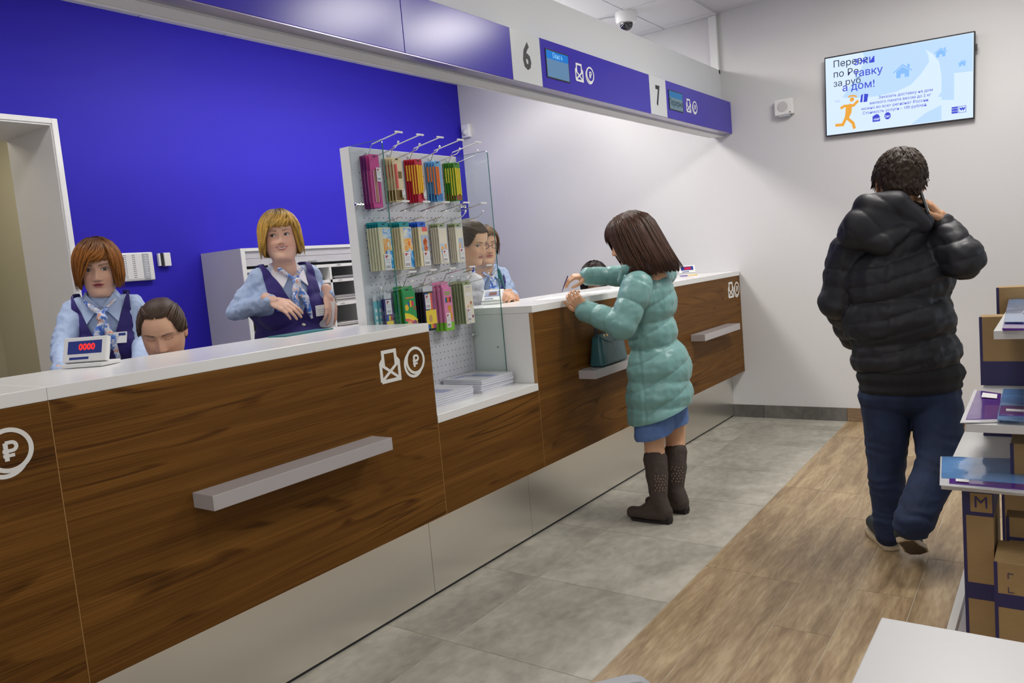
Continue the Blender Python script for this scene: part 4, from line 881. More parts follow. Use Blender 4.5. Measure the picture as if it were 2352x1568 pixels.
q3 = quad([(2302, 757), (2352, 757), (2352, 692), (2318, 684)], 1.045)
warped('violet_strip', q3, 1.0415, EPU, ev, th=.006); warped('blue_film', lerpq(q3, .04, 1, .12, 1), 1.0495, EBL, ev, amp=.006)
# near white table, lower right
tb = empty('white_table', (2.2, .9, 0), 'white table top cut off at the lower right corner of the frame', 'table')
B().box(1.806, 2.75, .55, 1.236, .722, .75).build('table_top', mat('table_white', (.60, .60, .59), .35), tb, bevel=.002)
for (x, y) in ((1.84, .6), (2.70, .6), (1.90, 1.19), (2.70, 1.19)): B().box(x, x+.04, y-.02, y+.02, 0, .7219).build('leg', RW, tb)
# grey chair whose back just enters the frame at the bottom
gc = empty('grey_chair', (1.60, .82, 0), 'light grey plastic chair back just entering the bottom edge of the frame', 'chair')
CG = mat('chair_grey', (.40, .41, .42), .4)
qa, qb = ON(1405, 1577, 'z', .80), ON(1516, 1549, 'z', .80)
cx, cy = qb[0], qb[1]; ud = nrm((qa-qb)*[1, 1, 0])
B().prism([(0, -.30), (.42, -.30), (.42, -.04)]+[(.40+.02*math.sin(a)-.02+.0, -.02-.0+.02*math.cos(a)-.0) for a in (1.2, .6, 0)]+[(.04-.04*math.sin(a), -.04+.04*math.cos(a)) for a in np.linspace(0, PI/2, 6)], (cx, cy, .80), ud, Vv, np.cross(ud, Vv), .022).build('backrest', CG, gc, bevel=.004)
B().box(cx-.43, cx-.03, cy-.36, cy+.04, .43, .455).build('seat', CG, gc, bevel=.01)
for (x, y) in ((-.05, -.34), (-.41, -.34), (-.05, .02), (-.41, .02)): B().tube([(cx+x, cy+y, .43), (cx+x, cy+y, 0)], .011, 8).build('leg', CHROME, gc)
B().tube([(cx-.05, cy-.28, .44), (cx-.01, cy-.28, .52)], .01, 8).tube([(cx-.05, cy-.04, .44), (cx+.03, cy-.06, .52)], .01, 8).build('back_bracket', CHROME, gc)

# ================================================================== people
def grid_sphere(nu=16, nv=10):
    V = []; F = []
    for i in range(nv+1):
        t_ = PI*i/nv
        for j in range(nu): V.append((math.sin(t_)*math.cos(2*PI*j/nu), math.sin(t_)*math.sin(2*PI*j/nu), math.cos(t_)))
    for i in range(nv):
        for j in range(nu):
            a, b = i*nu+j, i*nu+(j+1) % nu; F.append((a, a+nu, b+nu, b))
    return np.array(V), F
GSV, GSF = grid_sphere()
def cap(p0, p1, r0, r1=None):
    p0, p1 = np.array(p0, float), np.array(p1, float); r1 = r0 if r1 is None else r1
    t_ = nrm(p1-p0); a = np.array([0, 0, 1.]) if abs(t_[2]) < .9 else np.array([1., 0, 0]); u = nrm(np.cross(t_, a)); v = np.cross(t_, u)
    W_ = GSV[:, :1]*u+GSV[:, 1:2]*v+GSV[:, 2:]*t_
    s = GSV[:, 2:] >= 1e-6; mid = np.abs(GSV[:, 2:]) < 1e-6
    return np.where(s, p1+W_*r1, p0+W_*r0)
def ell(c, r, ax=None):
    L_, F_, U_ = ax if ax is not None else (np.array([1., 0, 0]), np.array([0, 1., 0]), np.array([0, 0, 1.]))
    return np.array(c, float)+GSV[:, :1]*r[0]*L_+GSV[:, 1:2]*r[1]*F_+GSV[:, 2:]*r[2]*U_
def vox(prims, voxel=.008, sm=4):
    V = []; F = []
    for q in prims:
        n = len(V); V += [tuple(v) for v in q]; F += [tuple(i+n for i in f) for f in GSF]
    me = mesh('tmp', V, F); bm = bmesh.new(); bm.from_mesh(me)
    bmesh.ops.remove_doubles(bm, verts=bm.verts[:], dist=1e-6); bmesh.ops.recalc_face_normals(bm, faces=bm.faces[:]); bm.to_mesh(me); bm.free()
    o = bpy.data.objects.new('tmp', me); COL.objects.link(o)
    r = o.modifiers.new('r', 'REMESH'); r.mode = 'VOXEL'; r.voxel_size = voxel; r.adaptivity = 0
    s = o.modifiers.new('s', 'SMOOTH'); s.factor = .5; s.iterations = sm
    bpy.context.view_layer.update()
    e = bpy.data.meshes.new_from_object(o.evaluated_get(bpy.context.evaluated_depsgraph_get()))
    n = len(e.vertices); A = np.empty(3*n, np.float32); e.vertices.foreach_get('co', A)
    Fq = [tuple(p.vertices) for p in e.polygons]
    bpy.data.objects.remove(o); bpy.data.meshes.remove(me); bpy.data.meshes.remove(e)
    return A.reshape(-1, 3).astype(float), Fq
def vnorm(V, F):
    N = np.zeros_like(V); Fa = np.array([f if len(f) == 4 else (f[0], f[1], f[2], f[2]) for f in F])
    n = np.cross(V[Fa[:, 2]]-V[Fa[:, 0]], V[Fa[:, 3]]-V[Fa[:, 1]])
    for k in range(4): np.add.at(N, Fa[:, k], n)
    return N/(np.linalg.norm(N, axis=1, keepdims=True)+1e-12)
def nz(V, f, off=0.):
    return np.array([noise.noise(Vector((p[0]*f+off, p[1]*f, p[2]*f))) for p in V])
def wrinkle(V, F, amp, freq, off=0):
    N = vnorm(V, F); a = nz(V, freq, off); b = nz(V, freq*2.3, off+9)
    return V+N*((amp*(a*1.2-np.abs(b)*.8))[:, None])
def fin(name, V, F, m, parent, keep=None, col=None, smooth=True, sub=False):
    if keep is not None:
        k = keep(V) if callable(keep) else keep
        F = [f for f in F if all(k[i] for i in f)]
        used = np.zeros(len(V), bool); used[[i for f in F for i in f]] = True
        idx = np.cumsum(used)-1; V = V[used]; F = [tuple(idx[i] for i in f) for f in F]
        if col is not None: col = col[used]
        from collections import Counter
        E_ = Counter(tuple(sorted((f[i], f[(i+1) % len(f)]))) for f in F for i in range(len(f))); nb = {}
        for (a, b), c_ in E_.items():
            if c_ == 1: nb.setdefault(a, []).append(b); nb.setdefault(b, []).append(a)
        ks = [a for a in nb if len(nb[a]) == 2]; i0 = np.array(ks, int); n0 = np.array([nb[a][0] for a in ks], int); n1 = np.array([nb[a][1] for a in ks], int)
        V = V.copy()
        for _ in range(10):
            if len(i0): V[i0] = .4*V[i0]+.3*(V[n0]+V[n1])
    me = mesh(name, V, F)
    if col is not None:
        a = me.color_attributes.new('Col', 'FLOAT_COLOR', 'POINT'); a.data.foreach_set('color', np.c_[col, np.ones(len(col))].astype(np.float32).ravel())
    return obj(name, me, m, parent, smooth)
def frame(fwd, up=(0, 0, 1)):
    F_ = nrm(fwd); L_ = nrm(np.cross(up, F_)); return L_, F_, np.cross(F_, L_)
def cd(r, u, toward): return r*CR+u*CU-toward*CF

# ---- head: cross-sections stacked from neck to crown, then sculpted
_rows = [(-.125, .034, -.074, .060), (-.09, .032, -.076, .056), (-.06, .032, -.078, .054), (-.035, .038, -.076, .053), (-.018, .056, -.077, .052), (-.008, .078, -.079, .050), (-.002, .090, -.080, .048), (.006, .0955, -.081, .050),
         (.02, .095, -.084, .055), (.035, .0935, -.088, .059), (.055, .096, -.092, .0635), (.075, .0955, -.096, .067), (.095, .0935, -.099, .070), (.115, .0925, -.101, .072), (.135, .0965, -.102, .073),
         (.155, .0965, -.100, .073), (.172, .092, -.095, .070), (.187, .083, -.086, .064), (.200, .069, -.073, .054), (.210, .052, -.056, .041), (.2165, .033, -.037, .027), (.2195, .014, -.018, .012), (.22, .001, -.004, .001)]
_R = np.array(_rows); _s = np.r_[0, np.cumsum(np.hypot(np.diff(_R[:, 0]), np.diff(_R[:, 1])))]
def _prof(n):
    t_ = np.linspace(0, _s[-1], n); C_ = [np.interp(t_, _s, _R[:, k]) for k in range(4)]
    ker = np.array([1, 2, 3, 2, 1.])/9
    for k in range(4):
        q = np.pad(C_[k], 2, mode='edge'); q2 = np.convolve(q, ker, 'valid'); C_[k] = q2
    return C_
def g2(x, z, cx, cz, sx, sz): return np.exp(-((x-cx)/sx)**2/2-((z-cz)/sz)**2/2)
def head_mesh(center, fwd, up, s=1., skin=(1, 1, 1), smile=0., gaze=(0, 0), closed=False, lip=(.55, .17, .16), brow=(.12, .07, .04), iris=(.06, .035, .02), browh=0., face=1., mouth_open=0., round_=1., roww=150):
    z, yf, yb, wd = _prof(roww)
    k = np.linspace(-1, 1, 181); az = PI*(k*.42+.58*k*np.abs(k)**1.6)   # dense at the front
    az = az[:-1]; n = len(az); A, Z = np.meshgrid(az, z); YF = yf[:, None]; YB = yb[:, None]; WD = wd[:, None]*(1+(round_-1)*np.exp(-((Z-.045)/.05)**2))
    sn, cs = np.sin(A), np.cos(A)
    ex = .86
    X = WD*np.sign(sn)*np.abs(sn)**ex
    Y = np.where(cs > 0, YF*np.sign(cs)*np.abs(cs)**.80, -YB*cs)
    m = np.clip((cs-.05)/.5, 0, 1); ax = np.abs(X)
    d = np.zeros_like(X)
    nose_h = np.interp(Z, [.062, .068, .076, .086, .118, .128], [0, .012, .0235, .0225, .006, 0]); nose_w = np.interp(Z, [.066, .078, .095, .12], [.0125, .0115, .0082, .0075])
    d += nose_h*np.exp(-(X/nose_w)**2/2*1.2)
    d += .006*g2(ax, Z, .0135, .073, .0045, .0045)
    d -= .0125*g2(ax, Z, .031, .113, .0165, .0105); d += .0058*g2(ax, Z, .031, .1125, .0115, .0068)
    d += .0042*g2(ax, Z, .030, .131, .022, .006); d += .0048*g2(ax, Z, .042, .078, .017, .017)*(1+smile*1.2)
    zm = .0505+smile*.35*np.minimum(ax, .028)*.8
    d += .0055*np.exp(-(X/.020)**4)*np.exp(-((Z-zm-.0055)/.0050)**2); d += .0060*np.exp(-(X/.018)**4)*np.exp(-((Z-zm+.0065)/.0055)**2)
    d -= .0045*np.exp(-(X/.024)**4)*np.exp(-((Z-zm)/.0016)**2); d -= .003*g2(X, Z, 0, .034, .02, .006); d += .005*g2(X, Z, 0, .012, .017, .011)
    d -= .002*smile*g2(ax, Z, .036, .062, .005, .014)
    Y = Y+d*m
    V = np.stack([X, Y, Z], -1).reshape(-1, 3)
    # painted features (own colours of the face)
    C_ = np.ones((*X.shape, 3)); fm = cs > .2
    def paint(mask, c, a=1.):
        a = (np.clip(mask, 0, 1)*a*fm)[..., None]; C_[:] = C_*(1-a)+np.array(c)*a
    sk = np.array([1., 1, 1])
    paint(.55*g2(ax, Z, .042, .072, .018, .016), (1.02, .80, .74)); paint(.5*g2(X, Z, 0, .075, .012, .008), (1.02, .82, .76)); paint(.30*g2(ax, Z, .031, .113, .020, .013), (.80, .64, .60))
    lw = .0245*(1+.22*smile); lz = (1-(ax/lw)**2)
    lip_n = np.array(lip)/np.array(skin)
    edge = lambda v, w_=.0009: np.clip(v/w_+.5, 0, 1)
    up_l = edge(np.minimum(.0085*np.clip(lz, 0, 1)-(Z-zm), (Z-zm)+.0002)); lo_l = edge(np.minimum(.0098*np.clip(lz, 0, 1)+(Z-zm), -(Z-zm)+.0002))
    paint(np.maximum(up_l, lo_l), lip_n)
    if mouth_open > 0:
        mo = edge(mouth_open*.0045*np.clip(1-(ax/(lw*.75))**2, 0, 1)-np.abs(Z-zm)); paint(mo, (np.array((.75, .70, .66)) if smile > .4 else np.array((.10, .03, .03)))/np.array(skin))
    paint(edge(.0007-np.abs(Z-zm-.0045*mouth_open*np.clip(1-(ax/(lw*.75))**2, 0, 1)), .001)*(ax < lw), np.array((.16, .04, .04))/np.array(skin), .8)
    bz = .1305+browh+.0045*np.sin(np.clip((ax-.012)/.04, 0, 1)*PI*.8); paint(edge(.0031*np.clip(1.3-(ax-.012)/.042, .25, 1)-np.abs(Z-bz), .0015)*(ax > .012)*(ax < .050), np.array(brow)/np.array(skin), .85)
    ex_, ez_ = .0305, .1125; q = np.clip(1-((ax-ex_)/.0145)**2, 0, 1); hz = .0062*q
    if closed:
        paint(edge(.0012-np.abs(Z-(ez_-.0025*q-.001)), .0012)*(q > 0), np.array((.06, .03, .03))/np.array(skin), .95)
    else:
        op = edge(hz-np.abs(Z-ez_), .0009)*(q > 0); paint(op, np.array((.62, .58, .55))/np.array(skin))
        ix = X-np.sign(X)*ex_-gaze[0]*.006; iz = Z-ez_-gaze[1]*.003
        paint(op*edge(.0064-np.hypot(ix, iz), .001), np.array(iris)/np.array(skin)); paint(edge(.0019-np.abs(Z-(ez_+hz)), .001)*(q > 0), np.array((.03, .02, .02))/np.array(skin), .95)
        paint(edge(.0006-np.abs(Z-(ez_-hz)), .001)*(q > 0), np.array((.12, .07, .06))/np.array(skin), .7)
    paint(edge(.0022-np.hypot((ax-.0065)/1.3, Z-.0675), .001), np.array((.22, .08, .06))/np.array(skin), .8)
    F_ = []
    for i in range(roww-1):
        for j in range(n):
            a, b = i*n+j, i*n+(j+1) % n; F_.append((a, b, b+n, a+n))
    F_.append(tuple(range((roww-1)*n, roww*n)))
    C_ = C_.reshape(-1, 3)
    for sd in (-1, 1):   # ears
        k0 = len(V); ax_ = (nrm((1, sd*.35, 0)), nrm((-sd*.35, 1, .12)), np.array([0, 0, 1.]))
        E_ = ell((sd*.074, -.010, .098), (.008, .018, .031), ax_); E_ += np.outer(-.004*np.exp(-((GSV[:, 1])**2+GSV[:, 2]**2)*3)*(GSV[:, 0]*sd > 0), np.array([sd, 0, 0]))
        V = np.r_[V, E_]; F_ += [tuple(i+k0 for i in f) for f in GSF]; C_ = np.r_[C_, np.ones((len(E_), 3))*np.array((1.02, .88, .84))]
    L_, Fw, U_ = frame(fwd, up); R_ = -L_
    O = np.array(center)-U_*.11*s
    W_ = O+s*(V[:, :1]*R_+V[:, 1:2]*Fw*face+V[:, 2:]*U_)
    return W_, F_, C_, (O, R_, Fw, U_, s)
def hair_mesh(hf, zend, th=.014, amp=.002, strands=46, flare=0., nape=0., top=.0, vol=1., seed=0, n=240, rows=70, inner=.004, jag=.004, yoff=0., part=None, curl=0., locks=420, mode='down', sweep=.25, lw=.0042, back_to=(.12, PI)):
    """shell around the skull plus a few hundred separate locks lying on it;
    zend(a) = height where the hair ends at azimuth a (0 = face, +/-pi = nape)"""
    O, R_, Fw, U_, s = hf
    az = np.linspace(-PI, PI, n+1)[:-1]; rng = np.random.RandomState(seed)
    ph = rng.rand(8)*6.28; stf = lambda a: sum(np.sin(a*np.round(strands*(.55+.28*k))+ph[k])*(1-.09*k) for k in range(6))/3
    st = stf(az); lf = lambda a: sum(np.sin(a*(3+2*k)+ph[k]) for k in range(4))/4
    lows = lf(az)
    ZE = lambda a: np.vectorize(zend)(a)
    ze = ZE(az)+jag*st*.6+jag*.5*lows
    T_ = np.linspace(0, 1, rows)**.85
    zc = .115
    def sp(A, Z, off):
        H = .2195+off*(1+top); k_ = np.clip((Z-zc)/(H-zc), 0, 1); rad = np.sqrt(np.clip(1-k_**2.25, 0, 1))
        low = np.clip(zc-Z, 0, 1); cs, sn = np.cos(A), np.sin(A)
        rad = rad*(1+flare*low/.1)-nape*np.clip((.06-Z)/.1, 0, 1)*(cs < .2)
        rx = (.0735+off*vol); ryf = (.0965+off); ryb = (.102+off*vol)
        X = rad*rx*np.sign(sn)*np.abs(sn)**.92; Y = rad*np.where(cs > 0, ryf*np.abs(cs)**.9, ryb*cs)+yoff*k_
        nn = np.stack([X/(rx+.001), Y/(ryb+.001), np.zeros_like(X)+.15+k_], -1); nn /= np.linalg.norm(nn, axis=-1, keepdims=True)+1e-9
        return np.stack([X, Y, Z+0*X], -1), nn
    def shell(off, dis):
        Z = (.2195+off*(1+top))*(1-T_)[:, None]+ze[None, :]*T_[:, None]; A = az[None, :]+0*Z
        Pn, nn = sp(A, Z, off)
        d = dis*st[None, :]*np.clip(T_*3, 0, 1)[:, None]
        if curl: d = d+curl*np.sin(T_[:, None]*26+A*7+2*lows[None, :])*np.clip(T_*2, 0, 1)[:, None]
        return Pn+nn*d[..., None]
    So, Si = shell(th, amp), shell(inner, amp*.3)
    tip = 1-.75*np.clip((T_-.86)/.14, 0, 1)**2
    So = Si+(So-Si)*tip[:, None, None]
    V = np.r_[So.reshape(-1, 3), Si.reshape(-1, 3)]; F_ = []; m_ = rows*n
    for i in range(rows-1):
        for j in range(n):
            a, b = i*n+j, i*n+(j+1) % n; F_ += [(a, a+n, b+n, b), (m_+a, m_+b, m_+b+n, m_+a+n)]
    for j in range(n):
        a, b = (rows-1)*n+j, (rows-1)*n+(j+1) % n; F_.append((a, m_+a, m_+b, b))
    sh = .72+.18*(st-st.min())/(st.max()-st.min()); sh = np.repeat(sh[None, :], rows, 0)
    if part is not None: sh = sh*(1-part*np.exp(-(T_/.2)**2))[:, None]
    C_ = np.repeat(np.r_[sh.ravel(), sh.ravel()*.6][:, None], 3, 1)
    VV, FF, CC = [V], F_, [C_]; k0 = len(V); K = 9
    for q in range(locks):
        tt = np.linspace(0, 1, K); a0 = rng.uniform(-PI, PI)
        if mode == 'down':
            H = .2195+th*(1+top); za = H-(H-.13)*rng.uniform(.0, .55)**1.3; f = abs(a0) < .65
            a1 = a0+(sweep*(.6+rng.rand()) if f else rng.normal(0, .07)); A = a0+(a1-a0)*tt**1.2; ze_ = float(zend(a1))+rng.normal(0, .007)-.004
            Z = za+(ze_-za)*tt; off = th+.0015+rng.uniform(0, .004)+.003*np.sin(tt*PI)
        elif mode == 'short':
            H = .2195+th; zb = float(zend(a0)); z0 = H-(H-zb)*rng.uniform(0, .93)**1.0; L = rng.uniform(.018, .034); Z = z0-(z0-max(z0-L, zb-.006))*tt
            A = a0+rng.uniform(-.25, .25)*tt; off = th-.002+.006*tt*rng.rand()
        else:
            zb = float(zend(a0)); Z = zb+(back_to[0]-zb)*tt**1.5+.035*np.sin(tt*PI)*(1 if abs(a0) < 1.2 else .3); A = a0+(np.sign(a0)*back_to[1]-a0)*tt; off = th+.001+.0015*rng.rand()
            Z = np.minimum(Z, .2195+th)
        Pn, nn = sp(A, Z, off); tg = np.gradient(Pn, axis=0); tg /= np.linalg.norm(tg, axis=1, keepdims=True)+1e-9; sd = np.cross(tg, nn); sd /= np.linalg.norm(sd, axis=1, keepdims=True)+1e-9
        wv_ = lw*(.6+.8*rng.rand())*np.clip(np.sin(np.clip(tt*1.05+.12, 0, 1)*PI)**.5, .10, 1)[:, None]*(1-.5*tt[:, None]**3)
        ring = np.stack([Pn+sd*wv_, Pn+nn*wv_*.55, Pn-sd*wv_, Pn-nn*wv_*.6], 1); VV.append(ring.reshape(-1, 3))
        c0 = rng.uniform(.62, 1.35); cc = np.full((K, 4), c0)
        if part is not None: cc = cc*(1-part*np.exp(-((.2195+th-Z)/.035)**2))[:, None]
        CC.append(np.repeat(cc.reshape(-1)[:, None], 3, 1))
        for i in range(K-1):
            for j in range(4):
                a, b = k0+i*4+j, k0+i*4+(j+1) % 4; FF.append((a, b, b+4, a+4))
        FF.append((k0, k0+3, k0+2, k0+1)); FF.append((k0+4*K-4, k0+4*K-3, k0+4*K-2, k0+4*K-1)); k0 += 4*K
    V = np.concatenate(VV); C_ = np.concatenate(CC)
    W_ = O+s*(V[:, :1]*R_+V[:, 1:2]*Fw+V[:, 2:]*U_)
    return W_, FF, C_
def hair_mat(name, c, r=.42):
    return mat(name, c, r, vcol=True, bump=.12, bscale=140, noisecol=.15, ncs=22, spec=.3)
def sstep(a, a0, a1): t_ = np.clip((a-a0)/(a1-a0), 0, 1); return t_*t_*(3-2*t_)

# ---- hand: palm, four unequal bent fingers, thumb from the side near the wrist
def hand(wrist, d, back, side, s=1., curl=(.35, .5, .35), tcurl=.3, spread=.06, pinch=0., curls=None):
    """d = direction of the hand, back = back-of-hand normal, side = +1 thumb towards cross(d,back)"""
    w_ = np.array(wrist, float); d = nrm(d); lat = nrm(np.cross(d, back))*side; bk = nrm(np.cross(lat, d)); bk = bk if np.dot(bk, back) > 0 else -bk
    P_ = []
    pc = w_+d*.045*s
    P_.append(ell(pc, (.037*s, .047*s, .0145*s), (lat, d, bk))); P_.append(cap(w_-d*.03*s, w_+d*.02*s, .025*s, .024*s))
    P_.append(cap(w_+d*.02*s+lat*.02*s-bk*.004*s, w_+d*.05*s+lat*.022*s-bk*.006*s, .017*s, .013*s))
    for k, (lo, ln, r) in enumerate(((.029, .070, .0088), (.0105, .078, .0092), (-.009, .073, .0088), (-.027, .058, .0078))):
        b0 = w_+d*(.080-.004*(k == 3)-.003*(k == 0))*s+lat*lo*s; P_.append(cap(w_+d*.035*s+lat*lo*.7*s, b0, .0125*s, .0105*s))
        a = lo/.03*spread; dd = nrm(d+lat*a); th_ = 0; p = b0; seg = (ln*.48, ln*.30, ln*.22); cc = curls[k] if curls else curl
        for q in range(3):
            th_ += cc[q]*(1+.10*k); dv = nrm(dd*math.cos(th_)-bk*math.sin(th_)); p2 = p+dv*seg[q]*s
            P_.append(cap(p, p2, r*s*(1-.10*q), r*s*(1-.10*(q+1)))); p = p2
    b0 = w_+d*.022*s+lat*.026*s-bk*.004*s; t1 = nrm(d*.72+lat*.68-bk*(.25+pinch)); p1 = b0+t1*.040*s; t2 = nrm(d*(.9)+lat*(.35-tcurl)-bk*(.3+pinch)); p2 = p1+t2*.030*s; p3 = p2+nrm(t2-lat*tcurl*.5)*.022*s
    P_ += [cap(b0, p1, .0135*s, .0108*s), cap(p1, p2, .0106*s, .0095*s), cap(p2, p3, .0095*s, .0078*s)]
    return vox(P_, .0028, 3)
def body(parent, skinm, parts, name='body'):
    """one continuous skin mesh out of limb, hand and head pieces"""
    V = []; F_ = []; C_ = []
    n = 0
    for q in parts:
        v, f = q[0], q[1]; c_ = q[2] if len(q) > 2 and q[2] is not None else np.ones((len(v), 3))
        V.append(v); C_.append(c_); F_ += [tuple(i+n for i in t_) for t_ in f]; n += len(v)
    return fin(name, np.concatenate(V), F_, skinm, parent, col=np.concatenate(C_))
def surf(V, N, M_, ax, l, u, sgn=1):
    L_, F_, U_ = ax; q = V-M_; s_ = (N@F_)*sgn > .15
    idx = np.where(s_)[0]; d2 = (q[idx]@L_-l)**2+(q[idx]@U_-u)**2; k = idx[np.argmin(d2)]; n_ = nrm(N[k]); return V[k], n_
def plate(parent, name, V, N, M_, ax, l, u, w_, h_, m, lift=.003, th=.0015, roll=0.):
    p, n_ = surf(V, N, M_, ax, l, u); Uo = nrm(ax[2]-np.dot(ax[2], n_)*n_); Lo = np.cross(Uo, n_)*1.
    c_, s_ = math.cos(roll), math.sin(roll); Uo, Lo = Uo*c_+Lo*s_, Lo*c_-Uo*s_
    B().obox(p+n_*lift, Lo, Uo, n_, w_/2, h_/2, th/2).build(name, m, parent); return p+n_*(lift+th/2), Lo, Uo, n_

SHIRT = mat('pale_blue_shirt', (.42, .53, .74), .7, bump=.12, bscale=45); VEST = mat('indigo_vest', (.030, .018, .16), .75, bump=.08, bscale=60, sheen=.1)
TROUS = mat('navy_trousers', (.02, .02, .05), .8); SHOE = mat('black_shoe', (.02, .02, .02), .4); BUTTON = mat('cream_button', (.75, .70, .52), .3)
WSHIRT = mat('white_shirt', (.74, .72, .76), .7)
SCARF = art_mat('scarf_print', [(.02, .06, .45), (.10, .25, .70), (.78, .80, .85), (.75, .22, .05)], 38)
def clerk(label, Lsh, Rsh, up, headspec, skin, haircol, arms, b=1., dp=1., foot=None, belly=0., seated=False, badge=True, pin=True, buttons=0, vest=True, shirt=None, scarf=True, rootxy=None, badge_at=(.078, -.175), collar=None, scarf_u=0., legs=True):
    Lsh, Rsh = np.array(Lsh), np.array(Rsh); M_ = (Lsh+Rsh)/2; L_ = nrm(Lsh-Rsh); F_ = nrm(np.cross(L_, up)); U_ = np.cross(F_, L_); ax = (L_, F_, U_)
    at = lambda l, f, u: M_+L_*l+F_*f+U_*u
    fx = rootxy if rootxy is not None else (at(0, 0, -.5)[0], at(0, 0, -.5)[1])
    root = empty('person', (fx[0], fx[1], 0), label, 'person')
    sw = np.linalg.norm(Lsh-Rsh)/2
    H = headspec
    hv = head_mesh(H['c'], H['fwd'], H.get('up', up), skin=skin, **H.get('k', {}))
    hf = hv[3]; neck_top = hf[0]-hf[3]*.03*hf[4]-hf[2]*.02
    hipc = at(0, 0, -.50); bp = [cap(at(0, -.01, -.03), neck_top, .054, .050), ell(at(0, .0, -.14), (.14*b, .09*dp, .14), ax), ell(at(0, 0, -.32), (.12*b, .085*dp, .15), ax), ell(hipc, (.15*b, .10*dp, .12), ax)]
    for (sh, el, wr) in ((Lsh, arms['L'][0], arms['L'][1]), (Rsh, arms['R'][0], arms['R'][1])): bp += [cap(sh, el, .034, .031), cap(el, wr, .031, .024)]
    if seated:
        kn = [hipc+F_*.26*np.array([1, 1, 0])+L_*s_*.10+np.array([0, 0, -.03]) for s_ in (1, -1)]
        an = [np.array([k_[0], k_[1], .07]) for k_ in kn]
    else:
        hips = [hipc+L_*s_*.08-U_*.04 for s_ in (1, -1)]; an = [np.array([fx[0]+L_[0]*s_*.09, fx[1]+L_[1]*s_*.09, .07]) for s_ in (1, -1)]
        kn = [(h_+a_)/2+F_*.02 for h_, a_ in zip(hips, an)]
    hips = [hipc+L_*s_*.08-U_*.03 for s_ in (1, -1)]
    for h_, k_, a_ in zip(hips, kn, an): bp += [cap(h_, k_, .07, .05), cap(k_, a_, .05, .035)]
    parts = [vox(bp, .014, 3), (hv[0], hv[1], hv[2])]
    for sd in 'LR':
        if len(arms[sd]) > 2 and arms[sd][2]: parts.append(hand(arms[sd][1], **arms[sd][2]))
    sm_ = mat('skin_'+label[:14], skin, .48, vcol=True, bump=.03, bscale=200, spec=.4)
    sm_.node_tree.nodes['Principled BSDF'].inputs['Subsurface Weight'].default_value = .08
    sm_.node_tree.nodes['Principled BSDF'].inputs['Subsurface Radius'].default_value = (.012, .005, .003)
    sm_.node_tree.nodes['Principled BSDF'].inputs['Subsurface Scale'].default_value = .5
    body(root, sm_, parts)
    # shirt with sleeves
    def torso(e, k=1.):
        q = [cap(at(-sw*.86*k, -.005, -.012), at(sw*.86*k, -.005, -.012), .050+e*1.25), ell(at(0, .005, -.13), (.152*b+e, .102*dp+e, .15+e), ax), ell(at(0, .0, -.32), (.135*b+e, .098*dp+e, .17+e), ax), ell(hipc, (.168*b+e, .118*dp+e, .15+e), ax)]
        for s_ in (1, -1): q.append(ell(at(s_*.068*b, .070*dp, -.175), (.066*b+e, .062*dp+e, .066+e), ax))
        if belly: q.append(ell(at(0, .045*dp+belly*.3, -.37), (.140*b+e, .105*dp+belly+e, .15+e), ax))
        q.append(cap(at(0, -.01, -.05), at(0, .0, .028), .060+e, .050+e)); return q
    sp_ = torso(.004)
    for (sh, el, wr) in ((Lsh, arms['L'][0], arms['L'][1]), (Rsh, arms['R'][0], arms['R'][1])):
        wr2 = np.array(wr)-nrm(np.array(wr)-np.array(el))*.012
        sp_ += [cap(sh-U_*.014, el, .053*math.sqrt(b), .047), cap(el, wr2, .047, .035), cap(wr2-nrm(wr2-np.array(el))*.03, wr2, .038, .036)]
    V, Fq = vox(sp_, .0075, 4); V0 = V; wm = np.clip((np.abs((V-M_)@L_)-sw*.9)/.05, 0, 1)+(.25 if vest else .6)
    V = V+(wrinkle(V, Fq, .0075, 15, len(label))-V)*np.clip(wm, 0, 1)[:, None]; V = V+(wrinkle(V, Fq, .004, 38, 5)-V)*np.clip(wm, 0, 1)[:, None]; fin('shirt', V, Fq, shirt or SHIRT, root)
    if vest:
        V, Fq = vox(torso(.017, 1.02), .0065, 5)
        def keep(v):
            q = v-M_; l, f, u = np.abs(q@L_), q@F_, q@U_
            return ~(((u > -.205+2.6*l) & (f > -.01)) | ((u > .0) & (l < .078)) | (u > .10) | (u < -.56) | ((l > sw*.86+.022*b) & (u > -.16-.25*(l-sw))))
        V = wrinkle(V, Fq, .004, 9, 3); Nn_ = vnorm(V, Fq); fin('vest', V, Fq, VEST, root, keep=keep)
    else:
        Nn_ = vnorm(V, Fq)
    SV, SN = V, Nn_
    # collar: band and two wings
    cm = collar or shirt or SHIRT
    cb = B()
    for s_ in (1, -1):
        pts = [at(s_*.006, .068*dp, .004), at(s_*.050, .030, .050), at(s_*.058, -.028, .056), at(s_*.085, .030, .012), at(s_*.060, .105*dp, -.058)]
        n_ = .0035
        V_ = [pts[0], pts[1], pts[3], pts[4]]; V_ += [v+F_*.004+U_*.003 for v in V_]
        cb.add(V_, [(0, 1, 2, 3), (7, 6, 5, 4), (0, 4, 5, 1), (1, 5, 6, 2), (2, 6, 7, 3), (3, 7, 4, 0)])
        V_ = [pts[1], pts[2], at(s_*.082, -.032, .016), pts[3]]; V_ += [v+F_*.002+U_*.004 for v in V_]
        cb.add(V_, [(0, 1, 2, 3), (7, 6, 5, 4), (0, 4, 5, 1), (1, 5, 6, 2), (2, 6, 7, 3), (3, 7, 4, 0)])
    cb.tube([at(.058*math.sin(a), -.004+.058*math.cos(a), .036-.020*math.cos(a)) for a in np.linspace(.35, 2*PI-.35, 18)], .010, 8); cb.build('collar', cm, root, smooth=True)
